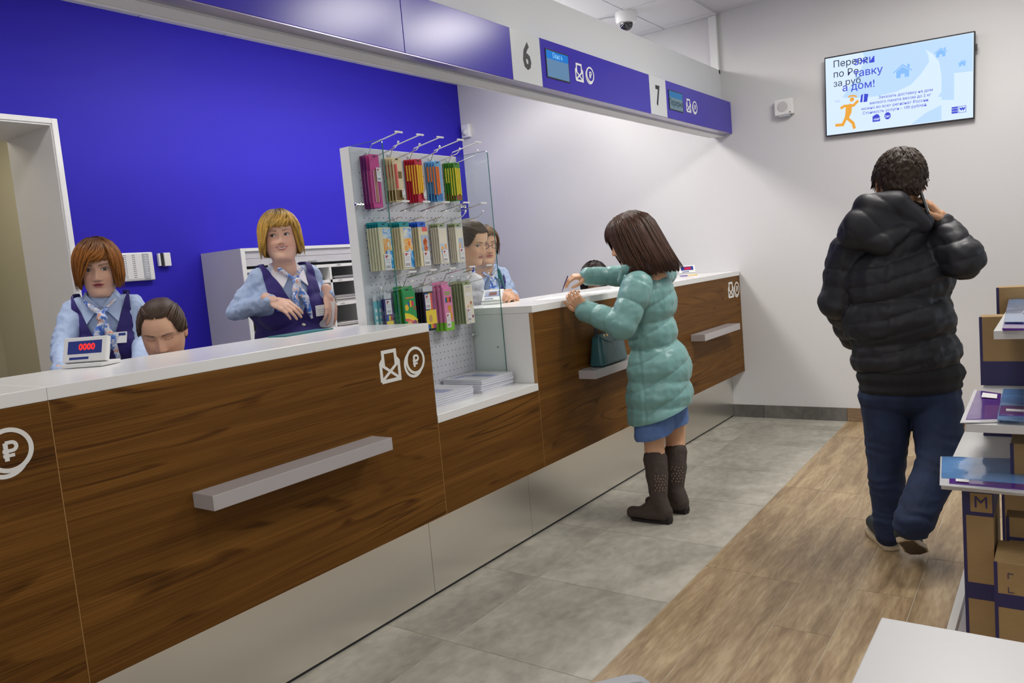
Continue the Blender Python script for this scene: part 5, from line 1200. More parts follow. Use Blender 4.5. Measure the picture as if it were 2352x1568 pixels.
    if scarf:
        f0 = .115*dp; k1, _ = surf(SV, SN, M_, ax, 0, -.12); fd = (k1-M_)@F_
        q = [ell(at(0, fd+.0, -.030+scarf_u), (.022, .016, .020), ax)]
        for s_ in (1, -1):
            q += [cap(at(0, fd, -.035+scarf_u), at(s_*.022, fd+.012, -.10+scarf_u), .012, .017), cap(at(s_*.022, fd+.012, -.10+scarf_u), at(s_*.030+.012, fd+.026, -.185-.02*s_+scarf_u), .018, .010), cap(at(0, fd-.02, -.02+scarf_u), at(s_*.055, fd-.05, .03+scarf_u), .011, .009)]
        V, Fq = vox(q, .0045, 3); V = wrinkle(V, Fq, .005, 30, 5); fin('scarf', V, Fq, SCARF, root)
    if badge:
        p_, Lo, Uo, n_ = plate(root, 'name_badge', SV, SN, M_, ax, badge_at[0]*b, badge_at[1], .082, .050, PAPER, lift=.012, th=.002)
        bb = B().obox(p_+Uo*.014-Lo*.022*-1, Lo, Uo, n_, .014, .006, .0004); bb.build('badge_logo', LCDB, root)
        bb = B()
        for k in range(3): bb.obox(p_+Uo*(.004-.010*k)-Lo*.010, Lo, Uo, n_, .022-.004*k, .0012, .0003)
        bb.build('badge_text', GREYP, root)
    if pin:
        p_, Lo, Uo, n_ = plate(root, 'pin', SV, SN, M_, ax, -.085*b, -.150, .022, .020, mat('pin_blue', (.04, .16, .62), .3), lift=.006, th=.002)
        B().obox(p_+Lo*.0225, Lo, Uo, n_, .011, .010, .001).build('pin_emblem', PAPER, root); B().stroke([(.013, .004), (.019, -.004), (.0225, .003), (.026, -.004), (.032, .004)], .004, p_+n_*.0008, Lo, Uo, n_, .0006).build('pin_mark', LCDB, root)
    for k in range(buttons):
        p_, n_ = surf(SV, SN, M_, ax, 0, -.235-.085*k); B().lathe([(.0085, 0), (.0085, .002), (.005, .003)], (0, 0, 0), 14)
        Lo = nrm(np.cross(n_, U_)); Uo = np.cross(Lo, n_)
        B().prism([(.0088*math.cos(a), .0088*math.sin(a)) for a in np.linspace(0, 2*PI, 15)[:-1]], p_+n_*.001, Lo, Uo, np.cross(Lo, Uo), .003*np.sign(np.dot(np.cross(Lo, Uo), n_))).build('button', BUTTON, root)
    if legs:
        tp = [ell(hipc, (.165*b, .12*dp, .13), ax)]
        for h_, k_, a_ in zip(hips, kn, an): tp += [cap(h_, k_, .09, .065), cap(k_, a_, .062, .05)]
        V, Fq = vox(tp, .014, 3); fin('trousers', V, Fq, TROUS, root)
        for a_ in an:
            t0 = np.array([a_[0], a_[1], .034]); F2 = nrm((F_[0], F_[1], 0)); V, Fq = vox([cap(t0-F2*.045, t0+F2*.14, .034, .030), cap(t0-F2*.04, np.array(a_)+[0, 0, .01], .036, .038)], .008, 2); fin('shoe', V, Fq, SHOE, root)
    return root, hf, ax, at, (SV, SN, M_)
def bob(fringe, side, back, a0=38, a1=52, a2=100):
    a0, a1, a2 = (math.radians(q) for q in (a0, a1, a2))
    return lambda a: fringe+(side-fringe)*sstep(abs(a), a0, a1)+(back-side)*sstep(abs(a), a2, PI)

# 1. auburn-haired clerk standing at the left
cc = P(222, 607, 3.15)
r1, hf, ax, at, sv = clerk('person with short auburn hair in an indigo vest standing at the far left', P(298, 694, 3.37), P(171, 706, 3.29), nrm((.12, -.16, 1)),
    dict(c=P(226, 612, 3.31), fwd=cd(.42, -.30, 1), up=nrm((.10, -.05, 1)), k=dict(s=1.01, gaze=(-.1, -.8), mouth_open=.8, lip=(.50, .12, .11), brow=(.12, .06, .03))), (.76, .46, .32), None,
    dict(L=(P(330, 780, 3.36), P(322, 845, 3.16), None), R=(P(143, 795, 3.18), P(142, 858, 2.96), dict(d=cd(.4, -.4, .5), back=(0, 0, 1), side=1))), b=1.02, buttons=2, scarf_u=0, badge_at=(.045, -.125))
V, Fq, C_ = hair_mesh(hf, bob(.150, .028, .012, 34, 54), th=.015, amp=.0022, flare=.02, nape=.20, vol=1.0, seed=3, part=.7, sweep=.5, jag=.008, locks=520)
fin('hair', V, Fq, hair_mat('auburn_hair', (.27, .095, .013)), r1, col=C_)
# 2. dark-haired seated clerk looking down
r2, hf, ax, at, sv = clerk('person with dark hair pulled back, seated behind the left worktop and looking down', P(445, 868, 3.02), P(318, 858, 2.88), nrm((.18, -.30, 1)),
    dict(c=P(374, 757, 2.90), fwd=cd(.30, -.55, 1), up=nrm((.12, -.12, 1)), k=dict(s=1.0, closed=True, lip=(.50, .16, .15), brow=(.035, .02, .015), round_=1.07)), (.72, .42, .27), None,
    dict(L=(P(455, 960, 3.0), P(430, 985, 2.80), None), R=(P(300, 945, 2.82), P(345, 985, 2.7), None)), seated=True, badge=False, pin=False, scarf_u=.02)
V, Fq, C_ = hair_mesh(hf, lambda a: .196+(.120-.196)*sstep(abs(a), .50, 1.05)+(.105-.120)*sstep(abs(a), 1.05, 1.7)+(.02-.105)*sstep(abs(a), 1.7, 2.5), th=.009, amp=.0012, strands=60, seed=5, jag=.001, top=.3, mode='back', locks=420, lw=.0034)
O, R_, Fw, U_, s = hf
fin('hair', V, Fq, hair_mat('dark_brown_hair', (.060, .032, .018), .5), r2, col=C_)
V, Fq = vox([ell(O+U_*.15-Fw*.115, (.040, .030, .040), (R_, Fw, U_))], .006, 2); fin('hair_bun', wrinkle(V, Fq, .003, 40), Fq, hair_mat('dark_brown_hair', (.045, .022, .011)), r2, col=np.ones((len(V), 3)))
def stool(x, y, label):
    e = empty('swivel_stool', (x, y, 0), label, 'stool'); p = np.array([x, y, 0.])
    B().lathe([(.13, .385), (.17, .39), (.18, .405), (.17, .425), (.12, .43)], (x, y, 0), 24).build('seat', DARK, e, smooth=True)
    B().tube([p+Vv*.06, p+Vv*.384], .022, 10).build('gas_lift', CHROME, e); b2 = B()
    for k in range(5): a = 2*PI*k/5; b2.tube([p+Vv*.07, p+Vv*.05+np.array([math.cos(a), math.sin(a), 0])*.20], [.018, .013], 8)
    b2.build('star_base', DARK, e)
    for k in range(5): a = 2*PI*k/5; q = p+np.array([math.cos(a), math.sin(a), 0])*.20; B().lathe([(.022, -.011), (.024, 0), (.022, .011)], (q[0], q[1], .0245), 12, 0).build('castor', DARK, e)
    return e
# 3. blonde smiling clerk
r3, hf, ax, at, sv = clerk('person with blonde bob smiling, indigo vest with cream buttons, in front of the pigeonhole cabinet', P(708, 626, 3.76), P(598, 636, 3.62), nrm((.02, -.06, 1)),
    dict(c=P(643, 542, 3.62), fwd=cd(.30, -.10, 1), up=cd(-.16, 1, 0), k=dict(s=.98, smile=.9, gaze=(.9, .1), mouth_open=.85, lip=(.55, .14, .14), brow=(.22, .13, .06), round_=1.17, iris=(.03, .02, .015))), (.80, .50, .37), None,
    dict(L=(P(742, 706, 3.90), P(752, 676, 3.68), dict(d=cd(.30, -1, .3), back=cd(.9, .2, .5), side=-1, curl=(.25, .35, .2))), R=(P(541, 716, 3.62), P(624, 690, 3.44), dict(d=cd(1, -.42, .3), back=cd(.25, .8, .7), side=-1, curl=(.18, .30, .2), tcurl=.45))),
    b=1.22, dp=1.15, belly=.035, buttons=3, collar=WSHIRT, scarf_u=.0)
V, Fq, C_ = hair_mesh(hf, bob(.152, .022, .008, 44, 64), th=.019, amp=.0026, flare=.10, nape=.12, vol=1.0, seed=8, part=.8, sweep=.45, jag=.010, locks=520, lw=.0048)
fin('hair', V, Fq, hair_mat('blonde_hair', (.56, .33, .07)), r3, col=C_)
# papers held in her left hand
pb_ = empty('held_papers', tuple(P(752, 742, 3.62)), 'bundle of folded white papers in the left hand of the blonde clerk', 'papers')
for k in range(4): B().obox(P(752-4*k, 722+2*k, 3.66+.012*k), nrm(CR*.9-CF*.3), nrm(CU+.1*CR), nrm(np.cross(CR*.9-CF*.3, CU)), .036, .060, .002).build('sheet', PAPER if k % 2 == 0 else ENVG[0], pb_)
# 4. brunette in a white blouse, in front, and 5. clerk with glasses behind her
r4, hf, ax, at, sv = clerk('person with brown hair tied back in a white blouse, seen through the glass pane', P(1090, 645, 4.34), P(1030, 648, 4.44), nrm((.14, -.22, 1)),
    dict(c=P(1078, 553, 4.30), fwd=cd(.88, -.40, .50), up=nrm((.12, -.1, 1)), k=dict(s=1.02, closed=False, gaze=(.3, -1), lip=(.40, .12, .11), brow=(.04, .02, .015), iris=(.03, .02, .015))), (.66, .39, .25), None,
    dict(L=(P(1092, 710, 4.42), P(1080, 740, 4.35), None), R=(P(1030, 705, 4.5), P(1050, 740, 4.38), None)), vest=False, badge=False, pin=False, scarf=False, shirt=WSHIRT)
V, Fq, C_ = hair_mesh(hf, lambda a: .186+(.105-.186)*sstep(abs(a), .60, 1.15)+(-.02-.105)*sstep(abs(a), 1.5, 2.4), th=.012, amp=.0012, strands=55, seed=11, jag=.001, mode='back', lw=.0034, locks=380)
fin('hair', V, Fq, hair_mat('brown_hair', (.060, .035, .022), .5), r4, col=C_)
wr5 = P(1148, 676, 4.20)
r5, hf, ax, at, sv = clerk('person with dark-framed glasses and indigo vest, hands clasped on the worktop', P(1152, 626, 4.94), P(1096, 634, 4.92), nrm((.0, -.05, 1)),
    dict(c=P(1111, 561, 4.84), fwd=cd(.42, -.22, 1), up=(0, 0, 1), k=dict(s=1.04, closed=True, lip=(.45, .14, .13), brow=(.10, .06, .04))), (.72, .44, .31), None,
    dict(L=(P(1172, 712, 4.84), P(1176, 678, 4.24), dict(d=cd(-.35, -.1, .95), back=cd(.5, .9, .2), side=1, curl=(.6, .7, .4))), R=(P(1110, 716, 4.80), P(1140, 674, 4.24), dict(d=cd(.9, -.05, .25), back=cd(.1, .6, .75), side=1, curl=(.5, .55, .4)))), scarf_u=.0)
V, Fq, C_ = hair_mesh(hf, bob(.165, .05, .02, 40, 60), th=.008, amp=.002, seed=12, locks=200); fin('hair', V, Fq, hair_mat('light_brown_hair', (.14, .08, .04)), r5, col=C_)
O, R_, Fw, U_, s = hf; gl = B()
for sd in (-1, 1):
    c0 = O+s*(R_*sd*.032+Fw*.112+U_*.110)
    gl.tube([c0+R_*.0245*math.cos(a)*(1 if abs(math.cos(a)) < .8 else .97)+U_*.016*math.sin(a) for a in np.linspace(0, 2*PI, 21)], .0017, 6, cap=False); gl.tube([O+s*(R_*sd*.057+Fw*.110+U_*.114), O+s*(R_*sd*.080+Fw*.08+U_*.113), O+s*(R_*sd*.080-Fw*.005+U_*.108)], .0018, 6)
gl.tube([O+s*(R_*-.010+Fw*.118+U_*.112), O+s*(R_*.010+Fw*.118+U_*.112)], .0017, 6); gl.build('glasses', mat('dark_frame', (.03, .02, .06), .3), r5)
tp_ = empty('held_pen', tuple(P(1155, 655, 4.18)), 'dark teal marker held upright in the hands of the clerk with glasses', 'marker')
B().tube([P(1160, 664, 4.17), P(1155, 650, 4.19), P(1150, 636, 4.20), P(1145, 620, 4.22)], [.004, .007, .012, .009], 10).build('marker_body', mat('dark_teal', (.01, .10, .11), .4), tp_, smooth=True)
# 6. dark-haired clerk seated at window 7, mostly hidden by the customer's arm
r6, hf, ax, at, sv = clerk('person with dark hair seated behind the arm of the teal-coated woman', P(1400, 715, 5.45), P(1335, 715, 5.5), nrm((.1, -.1, 1)),
    dict(c=P(1366, 642, 5.42), fwd=cd(-.15, -.55, 1), up=(0, 0, 1), k=dict(s=1.0, closed=True)), (.55, .33, .22), None,
    dict(L=(P(1415, 760, 5.4), P(1400, 785, 5.2), None), R=(P(1322, 760, 5.4), P(1335, 785, 5.2), None)), seated=True, badge=False, pin=False)
V, Fq, C_ = hair_mesh(hf, bob(.13, -.01, -.03, 30, 50), th=.022, amp=.003, seed=14, curl=.003); fin('hair', V, Fq, hair_mat('black_brown_hair', (.022, .012, .010), .35), r6, col=C_)
for rt, nm in ((r2, 'black swivel stool under the dark-haired seated clerk'), (r6, 'black swivel stool under the clerk seated behind the customer')):
    stool(rt.location[0]-.03, rt.location[1]+.04, nm)

# 7. customer in the teal quilted coat
TEAL = mat('teal_quilt', (.185, .375, .355), .42, bump=.10, bscale=35, coat=.05, sheen=.1)
skinc = (.68, .38, .22)
root = empty('person', (.36, 3.52, 0), 'person with long brown hair in a teal quilted coat writing at the counter', 'person')
A3 = lambda x, y, D: P(x, y, D)
hd = head_mesh(P(1452, 548, 3.86), cd(-.92, -.42, -.12), nrm((-.18, 0, 1)), s=1.04, skin=skinc)
LS, LE, LW = A3(1466, 655, 3.76), A3(1428, 746, 3.72), A3(1346, 714, 3.82)
RS, RE, RW_ = A3(1500, 630, 4.04), A3(1420, 634, 4.12), A3(1350, 634, 4.10)
axc = frame((-.95, .05, 0)); L_, F_, U_ = axc
HIP = A3(1515, 862, 3.94)
LK, LA = A3(1503, 1030, 3.90), A3(1513, 1140, 3.86); RK, RA = A3(1551, 1012, 4.03), A3(1553, 1132, 3.99)
LA = np.array([LA[0], LA[1], .10]); RA = np.array([RA[0], RA[1], .10])
bp = [cap(A3(1492, 650, 3.9), hd[3][0]-hd[3][3]*.02, .055, .052), ell(A3(1493, 700, 3.9), (.13, .09, .15), axc), ell(A3(1500, 775, 3.92), (.11, .09, .14), axc), ell(HIP, (.14, .11, .13), axc),
      cap(LS, LE, .04, .034), cap(LE, LW, .033, .024), cap(RS, RE, .04, .034), cap(RE, RW_, .033, .024),
      cap(A3(1500, 900, 3.90), LK, .072, .052), cap(LK, LK+(LA-LK)*.35, .052, .055), cap(LK+(LA-LK)*.35, LA, .055, .034), cap(A3(1545, 895, 4.0), RK, .072, .052), cap(RK, RK+(RA-RK)*.35, .052, .055), cap(RK+(RA-RK)*.35, RA, .055, .034)]
sk_ = mat('skin_customer', skinc, .45, vcol=True)
body(root, sk_, [vox(bp, .009, 4), hd[:3],
     hand(LW, d=cd(-.62, .62, .15), back=cd(-.5, -.1, .9), side=-1, curl=(.55, .75, .45), tcurl=.2), hand(RW_, d=cd(-1, -.04, .1), back=cd(-.1, .9, .35), side=-1, s=.95, curl=(.55, .40, .25), tcurl=.35, pinch=.25)])
q = [cap(A3(1462, 652, 3.80), A3(1522, 628, 4.02), .072), ell(A3(1493, 690, 3.9), (.160, .128, .16), axc), ell(A3(1498, 765, 3.92), (.140, .125, .15), axc), ell(A3(1514, 845, 3.94), (.182, .160, .17), axc), ell(A3(1514, 905, 3.94), (.185, .168, .16), axc), ell(A3(1516, 950, 3.94), (.184, .168, .12), axc),
     cap(LS, LE, .078, .072), cap(LE, LW, .068, .052), cap(RS, RE, .070, .058), cap(RE, RW_+nrm(RE-RW_)*.01, .054, .046), cap(A3(1497, 640, 3.92), A3(1492, 592, 3.90), .080, .070)]
V, Fq = vox(q, .0062, 4)
def to_seg(V, a, b_):
    d = b_-a; t_ = np.clip((V-a)@d/(d@d), 0, 1); return np.linalg.norm(V-(a+t_[:, None]*d), axis=1), t_*np.linalg.norm(d)
def quilt(V, Fq, segs, base, amp, pw=.5):
    """puff the surface between seams; segs = list of (a, b, spacing, reach)"""
    N = vnorm(V, Fq); s_ = base.copy()
    for (a, b_, sp_, reach, off) in segs:
        d_, t_ = to_seg(V, a, b_); m_ = d_ < reach; s_[m_] = (t_[m_]+off)/sp_
    puff = np.abs(np.sin(PI*s_))**pw
    return V+N*(amp*(puff-.6))[:, None]
u_ = (V-P(1468, 900, 3.9))@CR
base = (V[:, 2]-.42-.62*u_+.03*np.sin(u_*5))/.128
V = V-vnorm(V, Fq)*(.0045*np.exp(-((u_+.012*np.sin(V[:, 2]*9))/.007)**2)*(V[:, 2] < .98))[:, None]
wr_ = nz(V, 16)*.004+nz(V, 40, 3)*.0022
V = V+vnorm(V, Fq)*wr_[:, None]
V = quilt(V, Fq, [(LS, LE, .105, .088, 0), (LE, LW, .085, .078, .02), (RE, RW_, .085, .07, .02)], base, .0095, .42)
hl = lambda v: (v[:, 2] > .475+.32*((v-P(1440, 975, 3.94))@CR)) | (v[:, 2] > .70)
fin('coat', V, Fq, TEAL, root, keep=hl)
# folded-down collar and cuffs
V, Fq = vox([cap(A3(1425, 645, 3.88), A3(1440, 612, 3.80), .018, .030), cap(A3(1440, 615, 3.80), A3(1500, 600, 3.80), .034, .034), cap(A3(1500, 600, 3.80), A3(1528, 592, 3.94), .034, .030)], .007, 3); fin('coat_collar', wrinkle(V, Fq, .006, 15), Fq, TEAL, root)
V, Fq = vox([cap(RW_+nrm(RE-RW_)*.0, RW_+nrm(RE-RW_)*.065, .049, .050)], .006, 2); fin('cuff', wrinkle(V, Fq, .004, 20), Fq, TEAL, root)
DENIM = mat('denim_skirt', (.105, .19, .42), .75, bump=.15, bscale=160, noisecol=.12, ncs=30)
V, Fq = vox([cap(A3(1500, 925, 3.91), A3(1500, 990, 3.89), .098, .104), cap(A3(1536, 915, 3.97), A3(1538, 968, 3.98), .098, .100), ell(HIP-Vv*.03, (.12, .10, .12), axc)], .008, 5)
fin('denim_skirt', wrinkle(V, Fq, .004, 14), Fq, DENIM, root, keep=lambda v: v[:, 2] > .405+.22*((v-P(1465, 1005, 3.9))@CR))
BOOT = mat('brown_suede_boot', (.060, .042, .034), .75, bump=.1, bscale=200); SOLE = mat('dark_sole', (.012, .01, .01), .6); DOT = mat('boot_perforation', (.30, .20, .13), .8)
for sd, K_, A_, hx, tx in (('L', LK, LA, ON(1530, 1192, 'z', .0), ON(1455, 1183, 'z', 0)), ('R', RK, RA, ON(1560, 1176, 'z', 0), ON(1488, 1166, 'z', 0))):
    top = K_+(A_-K_)*(.18 if sd == 'L' else .20); dv = nrm((tx-hx)*[1, 1, 0]); heel = np.array([A_[0], A_[1], .045])-dv*.025; toe = heel+dv*.175+np.array([0, 0, -.010])
    mid = top+(A_-top)*.35
    V, Fq = vox([cap(top, mid, .060, .060), cap(mid, A_+Vv*.02, .059, .043), cap(A_+Vv*.02, heel+Vv*.015, .044, .043), cap(heel, toe, .040, .033), cap(A_, toe-dv*.06+Vv*.01, .040, .032)], .0065, 3)
    V[:, 2] = np.maximum(V[:, 2], .012); b_ = fin('boot', wrinkle(V, Fq, .004, 18), Fq, BOOT, root, keep=lambda v: v[:, 2] < top[2]+.045)
    s_ = B(); side = np.array([-dv[1], dv[0], 0]); pts = [(-.030, .026), (-.038, 0), (-.030, -.026), (.02, -.028), (.10, -.034), (.165, -.030), (.190, 0), (.165, .030), (.10, .034), (.02, .028)]
    s_.prism(pts[::-1], (heel[0], heel[1], 0.0005), dv, side, (0, 0, 1), .013); s_.obox(heel+dv*-.008+np.array([0, 0, .0125-heel[2]+.004]), dv, side, Vv, .024, .026, .012); s_.build('boot_sole', SOLE, b_)
    ds = B(); Nb = vnorm(V, Fq); vis = np.where((Nb@(-CF) > .5) & (V[:, 2] > A_[2]+.06) & (V[:, 2] < A_[2]+.155))[0]
    rr_ = np.random.RandomState(4)
    for gx in range(4):
        for gz in range(6):
            tgt = A_+Vv*(.07+.0145*gz)+CR*(-.018+.015*gx+.007*(gz % 2))+U_*0
            k = vis[np.argmin(((V[vis]-tgt)@CR)**2+(V[vis, 2]-tgt[2])**2)]; n_ = nrm(Nb[k]); a_ = nrm(np.cross(n_, Vv)); ds.prism([(.0028*math.cos(t_), .0040*math.sin(t_)) for t_ in np.linspace(0, 2*PI, 7)[:-1]], V[k]+n_*.003, a_, np.cross(n_, a_)*-1, n_, .0006)
    dd_ = ds.build('perforation', DOT, b_); dd_['kind'] = 'stuff'
def longhair(a):
    return .15+(-.085-.15)*sstep(abs(a), .45, .85)-.02*sstep(abs(a), 1.6, 2.6)
V, Fq, C_ = hair_mesh(hd[3], longhair, th=.020, amp=.0036, strands=38, flare=.07, vol=1.15, seed=21, jag=.022, rows=90, locks=800, lw=.0050, sweep=.1, curl=.0025)
V = V+np.outer(np.clip((hd[3][0][2]+.06-V[:, 2])/.2, 0, 1)**1.2*.035, CR*.75)
fin('hair', V, Fq, hair_mat('chestnut_hair', (.062, .028, .017), .42), root, col=C_)
pe = empty('held_pen', tuple(P(1300, 668, 4.05)), 'thin dark pen in the writing hand of the teal-coated woman', 'pen')
B().tube([P(1290, 672, 4.05), P(1297, 652, 4.07), P(1304, 634, 4.09)], [.001, .0032, .0032], 8).build('barrel', NAVY, pe)
# handbag on the counter shelf
BAG = mat('teal_leather', (.035, .125, .140), .32, bump=.2, bscale=25, coat=.2)
hb_ = empty('handbag', (.055, 3.62, .7715), 'teal leather handbag standing on the grey bag shelf beside the woman', 'handbag')
bm_ = B(); V_ = [(x, y, z) for (x, y, z) in ((.012, 3.475, .7735), (.098, 3.475, .7735), (.098, 3.765, .7735), (.012, 3.765, .7735), (.030, 3.49, .935), (.082, 3.49, .935), (.082, 3.745, .95), (.030, 3.745, .95))]
bm_.add(V_, [(3, 2, 1, 0), (4, 5, 6, 7), (0, 1, 5, 4), (1, 2, 6, 5), (2, 3, 7, 6), (3, 0, 4, 7)]); o_b = bm_.build('bag_body', BAG, hb_, smooth=True, bevel=.018, seg=4)
B().tube([(.083, 3.50, .925), (.0935, 3.56, .90), (.0965, 3.62, .893), (.0935, 3.69, .90), (.083, 3.74, .93)], .003, 6).build('seam', BAG, hb_)
B().tube([(.06, 3.49, .93), (.058, 3.50, .99), (.056, 3.54, 1.045), (.056, 3.60, 1.06), (.056, 3.66, 1.04), (.058, 3.70, .99), (.06, 3.70, .93)], .0065, 8).build('strap', mat('dark_teal_strap', (.01, .03, .05), .4), hb_, smooth=True)
for yy in (3.495, 3.525): B().lathe([(.007, 0), (.007, .004)], (.104, yy, .935), 12, 0).build('gold_ring', mat('brass', (.6, .42, .15), .3, metal=1), hb_)

# 8. man on the phone
JAC = mat('black_quilt', (.019, .019, .023), .52, bump=.10, bscale=40, spec=.4); JEAN = mat('dark_denim', (.012, .023, .062), .8, bump=.18, bscale=150, noisecol=.35, ncs=9)
skm = (.50, .27, .15)
root = empty('person', (1.46, 3.50, 0), 'person in a black quilted hooded jacket and dark jeans, walking away while phoning', 'person')
hd = head_mesh(P(2066, 418, 3.19), cd(.34, -.05, -1), cd(.02, 1, 0), s=1.12, skin=skm)
LS, LE, LW = P(1950, 582, 3.27), P(1925, 690, 3.30), P(1962, 775, 3.44)
RS, RE, RW_ = P(2160, 560, 3.17), P(2212, 594, 3.03), P(2164, 506, 3.12)
axm = frame(cd(.12, 0, -1)*[1, 1, 0]); L_, F_, U_ = axm
HIP = P(2088, 905, 3.24)
bp = [cap(P(2064, 560, 3.23), hd[3][0]+hd[3][2]*.01, .052, .052), ell(P(2062, 640, 3.2), (.17, .11, .19), axm), ell(P(2068, 780, 3.22), (.15, .11, .17), axm), ell(HIP+Vv*.05, (.15, .11, .09), axm),
      cap(LS, LE, .05, .042), cap(LE, LW, .04, .03), cap(RS, RE, .05, .042), cap(RE, RW_, .04, .03)]
LH, LK, LA = P(2036, 935, 3.26), P(2036, 1068, 3.27), P(2040, 1222, 3.29); RH, RK, RA = P(2152, 935, 3.20), P(2160, 1055, 3.10), P(2096, 1200, 2.98)
for a, b_, c_ in ((LH, LK, LA), (RH, RK, RA)): bp += [cap(a, b_, .065, .055), cap(b_, c_, .052, .036)]
PHC = P(2121, 460, 3.085)
body(root, mat('skin_man', skm, .5, vcol=True), [vox(bp, .012, 4), hd[:3], hand(P(2166, 506, 3.12), d=cd(-.55, .66, .02), back=cd(.75, .25, .45), side=-1, s=1.08, curl=(.35, .75, .5), tcurl=.1), hand(LW, d=cd(.4, -.7, -.6), back=cd(-.8, 0, .2), side=1)])
q = [cap(P(1962, 585, 3.26), P(2160, 566, 3.18), .082), ell(P(2062, 645, 3.21), (.222, .150, .18), axm), ell(P(2064, 735, 3.22), (.222, .158, .17), axm), ell(P(2080, 815, 3.23), (.218, .158, .14), axm),
     cap(LS, LE, .086, .078), cap(LE, LW, .074, .055), cap(RS, RE, .090, .080), cap(RE, P(2168, 520, 3.12), .072, .050), cap(P(2040, 600, 3.2), P(2074, 512, 3.155), .115, .095)]
V, Fq = vox(q, .0065, 4)
u_ = (V-P(2012, 650, 3.2))@CR
base = (V[:, 2]-.62-np.where(u_ > 0, .30, -.16)*np.sqrt(u_**2+.0004))/.074
V = V+vnorm(V, Fq)*(nz(V, 11)*.010+nz(V, 30, 3)*.004)[:, None]
V = quilt(V, Fq, [(LS, LE, .095, .098, .02), (LE, LW, .08, .085, .03)], base, .011, .30)
fin('jacket', V, Fq, JAC, root, keep=lambda v: v[:, 2] > .735)
V, Fq = vox([ell(P(2090, 858, 3.23), (.216, .152, .085), axm), ell(P(2090, 885, 3.23), (.206, .142, .06), axm)], .007, 4)
fin('ribbed_hem', V, Fq, mat('ribbed_black', (.012, .012, .014), .8, bump=.2, bscale=220), root, keep=lambda v: v[:, 2] > .675)
V, Fq = vox([cap(P(1952, 535, 3.16), P(1990, 480, 3.12), .050, .055), cap(P(1990, 478, 3.12), P(2060, 470, 3.08), .055, .056), cap(P(2060, 472, 3.08), P(2122, 512, 3.08), .054, .040), cap(P(2000, 500, 3.12), P(2090, 510, 3.10), .06, .055), cap(P(1960, 545, 3.14), P(2030, 560, 3.08), .050, .045), cap(P(2030, 555, 3.08), P(2110, 505, 3.08), .045, .032), ell(P(2010, 515, 3.10), (.13, .05, .085), frame(CF))], .0065, 5)
u_ = (V-P(2010, 520, 3.1))@CR; w2 = (V-P(2010, 520, 3.1))@CU
V = V+vnorm(V, Fq)*(nz(V, 13, 4)*.006)[:, None]; V = quilt(V, Fq, [], (u_*.75+w2*.65+.012)/.085, .008)
fin('hood', V, Fq, JAC, root)
def jeansleg(a, b_, c_, r0, r1, r2): return [cap(a, b_, r0, r1), cap(b_, c_, r1*.98, r2)]
V, Fq = vox([ell(HIP, (.205, .135, .10), axm)]+jeansleg(LH, LK, LA, .098, .080, .056)+jeansleg(RH, RK, RA, .100, .088, .072), .0065, 4)
ph_ = np.zeros(len(V))
for k_, K_ in enumerate((LK, RK)):
    d_ = np.linalg.norm(V-K_, axis=1); ph_ += np.exp(-(d_/.13)**2)*np.sin((V[:, 2]-K_[2])*115+nz(V, 11, 5)*5+((V-K_)@CR)*30)*.0036
for k_, K_ in enumerate((LA, RA)):
    d_ = np.linalg.norm(V-K_, axis=1); ph_ += np.exp(-(d_/.11)**2)*np.sin((V[:, 2]-K_[2])*120+nz(V, 12, 8)*6+((V-K_)@CR)*40)*.0042
V = V+vnorm(V, Fq)*(ph_+nz(V, 9, 7)*.006)[:, None]
fin('jeans', V, Fq, JEAN, root)
SHO = mat('dark_shoe', (.010, .022, .028), .6); SOL = mat('cream_sole', (.52, .42, .28), .6); SOLD = mat('worn_sole', (.10, .07, .045), .7)
fwd = nrm((F_[0], F_[1], 0)); lt = np.array([-fwd[1], fwd[0], 0])
hl_ = np.array([1.408, 3.49, .050]); V, Fq = vox([cap(hl_, hl_+fwd*.17, .040, .036), cap(hl_+Vv*.01, hl_+Vv*.05, .040, .040)], .007, 2); V[:, 2] = np.maximum(V[:, 2], .016)
sL = fin('shoe', V, Fq, SHO, root)
solep = [(-.050, .0), (-.040, .032), (.05, .034), (.13, .044), (.19, .036), (.215, 0), (.19, -.036), (.13, -.044), (.05, -.034), (-.040, -.032)]
B().prism(solep[::-1], (hl_[0], hl_[1], .001), fwd, lt, (0, 0, 1), .020).build('shoe_sole', SOL, sL, bevel=.003)
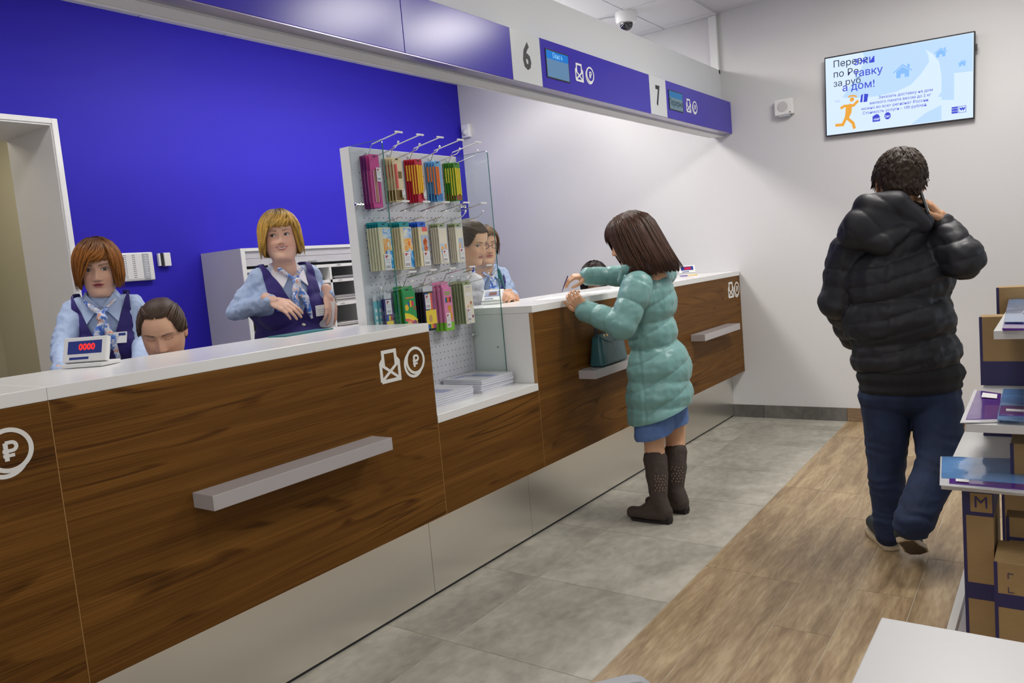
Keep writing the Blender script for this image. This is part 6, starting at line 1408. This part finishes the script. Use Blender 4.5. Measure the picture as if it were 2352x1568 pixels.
toe = ON(2112, 1272, 'z', .02); he = P(2062, 1228, 2.93); fd = nrm(toe-he); nn_ = nrm(np.cross(fd, CR)); nn_ = nn_ if np.dot(nn_, -CF) > 0 else -nn_   # nn_ = direction the sole faces
nn_ = nrm(nn_-np.dot(nn_, fd)*fd); sd_ = np.cross(fd, nn_); he = toe-fd*.235
c0 = he+fd*.04-nn_*.042; V, Fq = vox([cap(c0, c0+fd*.15, .040, .034), cap(c0, RA, .042, .046)], .007, 2); sR = fin('shoe', V, Fq, SHO, root)
pl = solep if np.dot(np.cross(fd, sd_), nn_) > 0 else solep[::-1]
B().prism(pl, he+fd*.045-nn_*.022, fd, sd_, nn_, .020).build('shoe_sole', SOL, sR, bevel=.003); pl2 = [(a*.9+.008, b_*.84) for a, b_ in pl]; B().prism(pl2, he+fd*.045-nn_*.0019, fd, sd_, nn_, .0016).build('sole_tread', SOLD, sR)
V, Fq, C_ = hair_mesh(hd[3], lambda a: .175+(.100-.175)*sstep(abs(a), .55, 1.0)+(.125-.100)*sstep(abs(a), 1.35, 1.6)*(1-sstep(abs(a), 1.80, 2.05))+(.040-.100)*sstep(abs(a), 2.0, 2.5), th=.018, amp=.0016, strands=70, seed=31, jag=.003, curl=.0012, vol=1.0, nape=.35, mode='short', locks=900, lw=.0032)
V = V+vnorm(V, Fq)*(nz(V, 60)*.004)[:, None]
fin('hair', V, Fq, hair_mat('cropped_dark_hair', (.040, .024, .015), .6), root, col=C_)
ph = empty('mobile_phone', tuple(PHC), 'dark mobile phone held to the right ear of the man', 'phone')
fx_, ux_ = nrm(cd(.30, -.10, -.55)), nrm(cd(.30, -1, .0)); ux_ = nrm(ux_-np.dot(ux_, fx_)*fx_); nx_ = np.cross(fx_, ux_)
B().obox(PHC, fx_, ux_, nx_, .030, .064, .0045).build('case', DARK, ph, bevel=.002); B().obox(PHC+nx_*np.sign(np.dot(nx_, -CF))*.0048, fx_, ux_, nx_, .027, .056, .0004).build('back_plate', mat('phone_glass', (.10, .20, .24), .1, coat=1), ph)
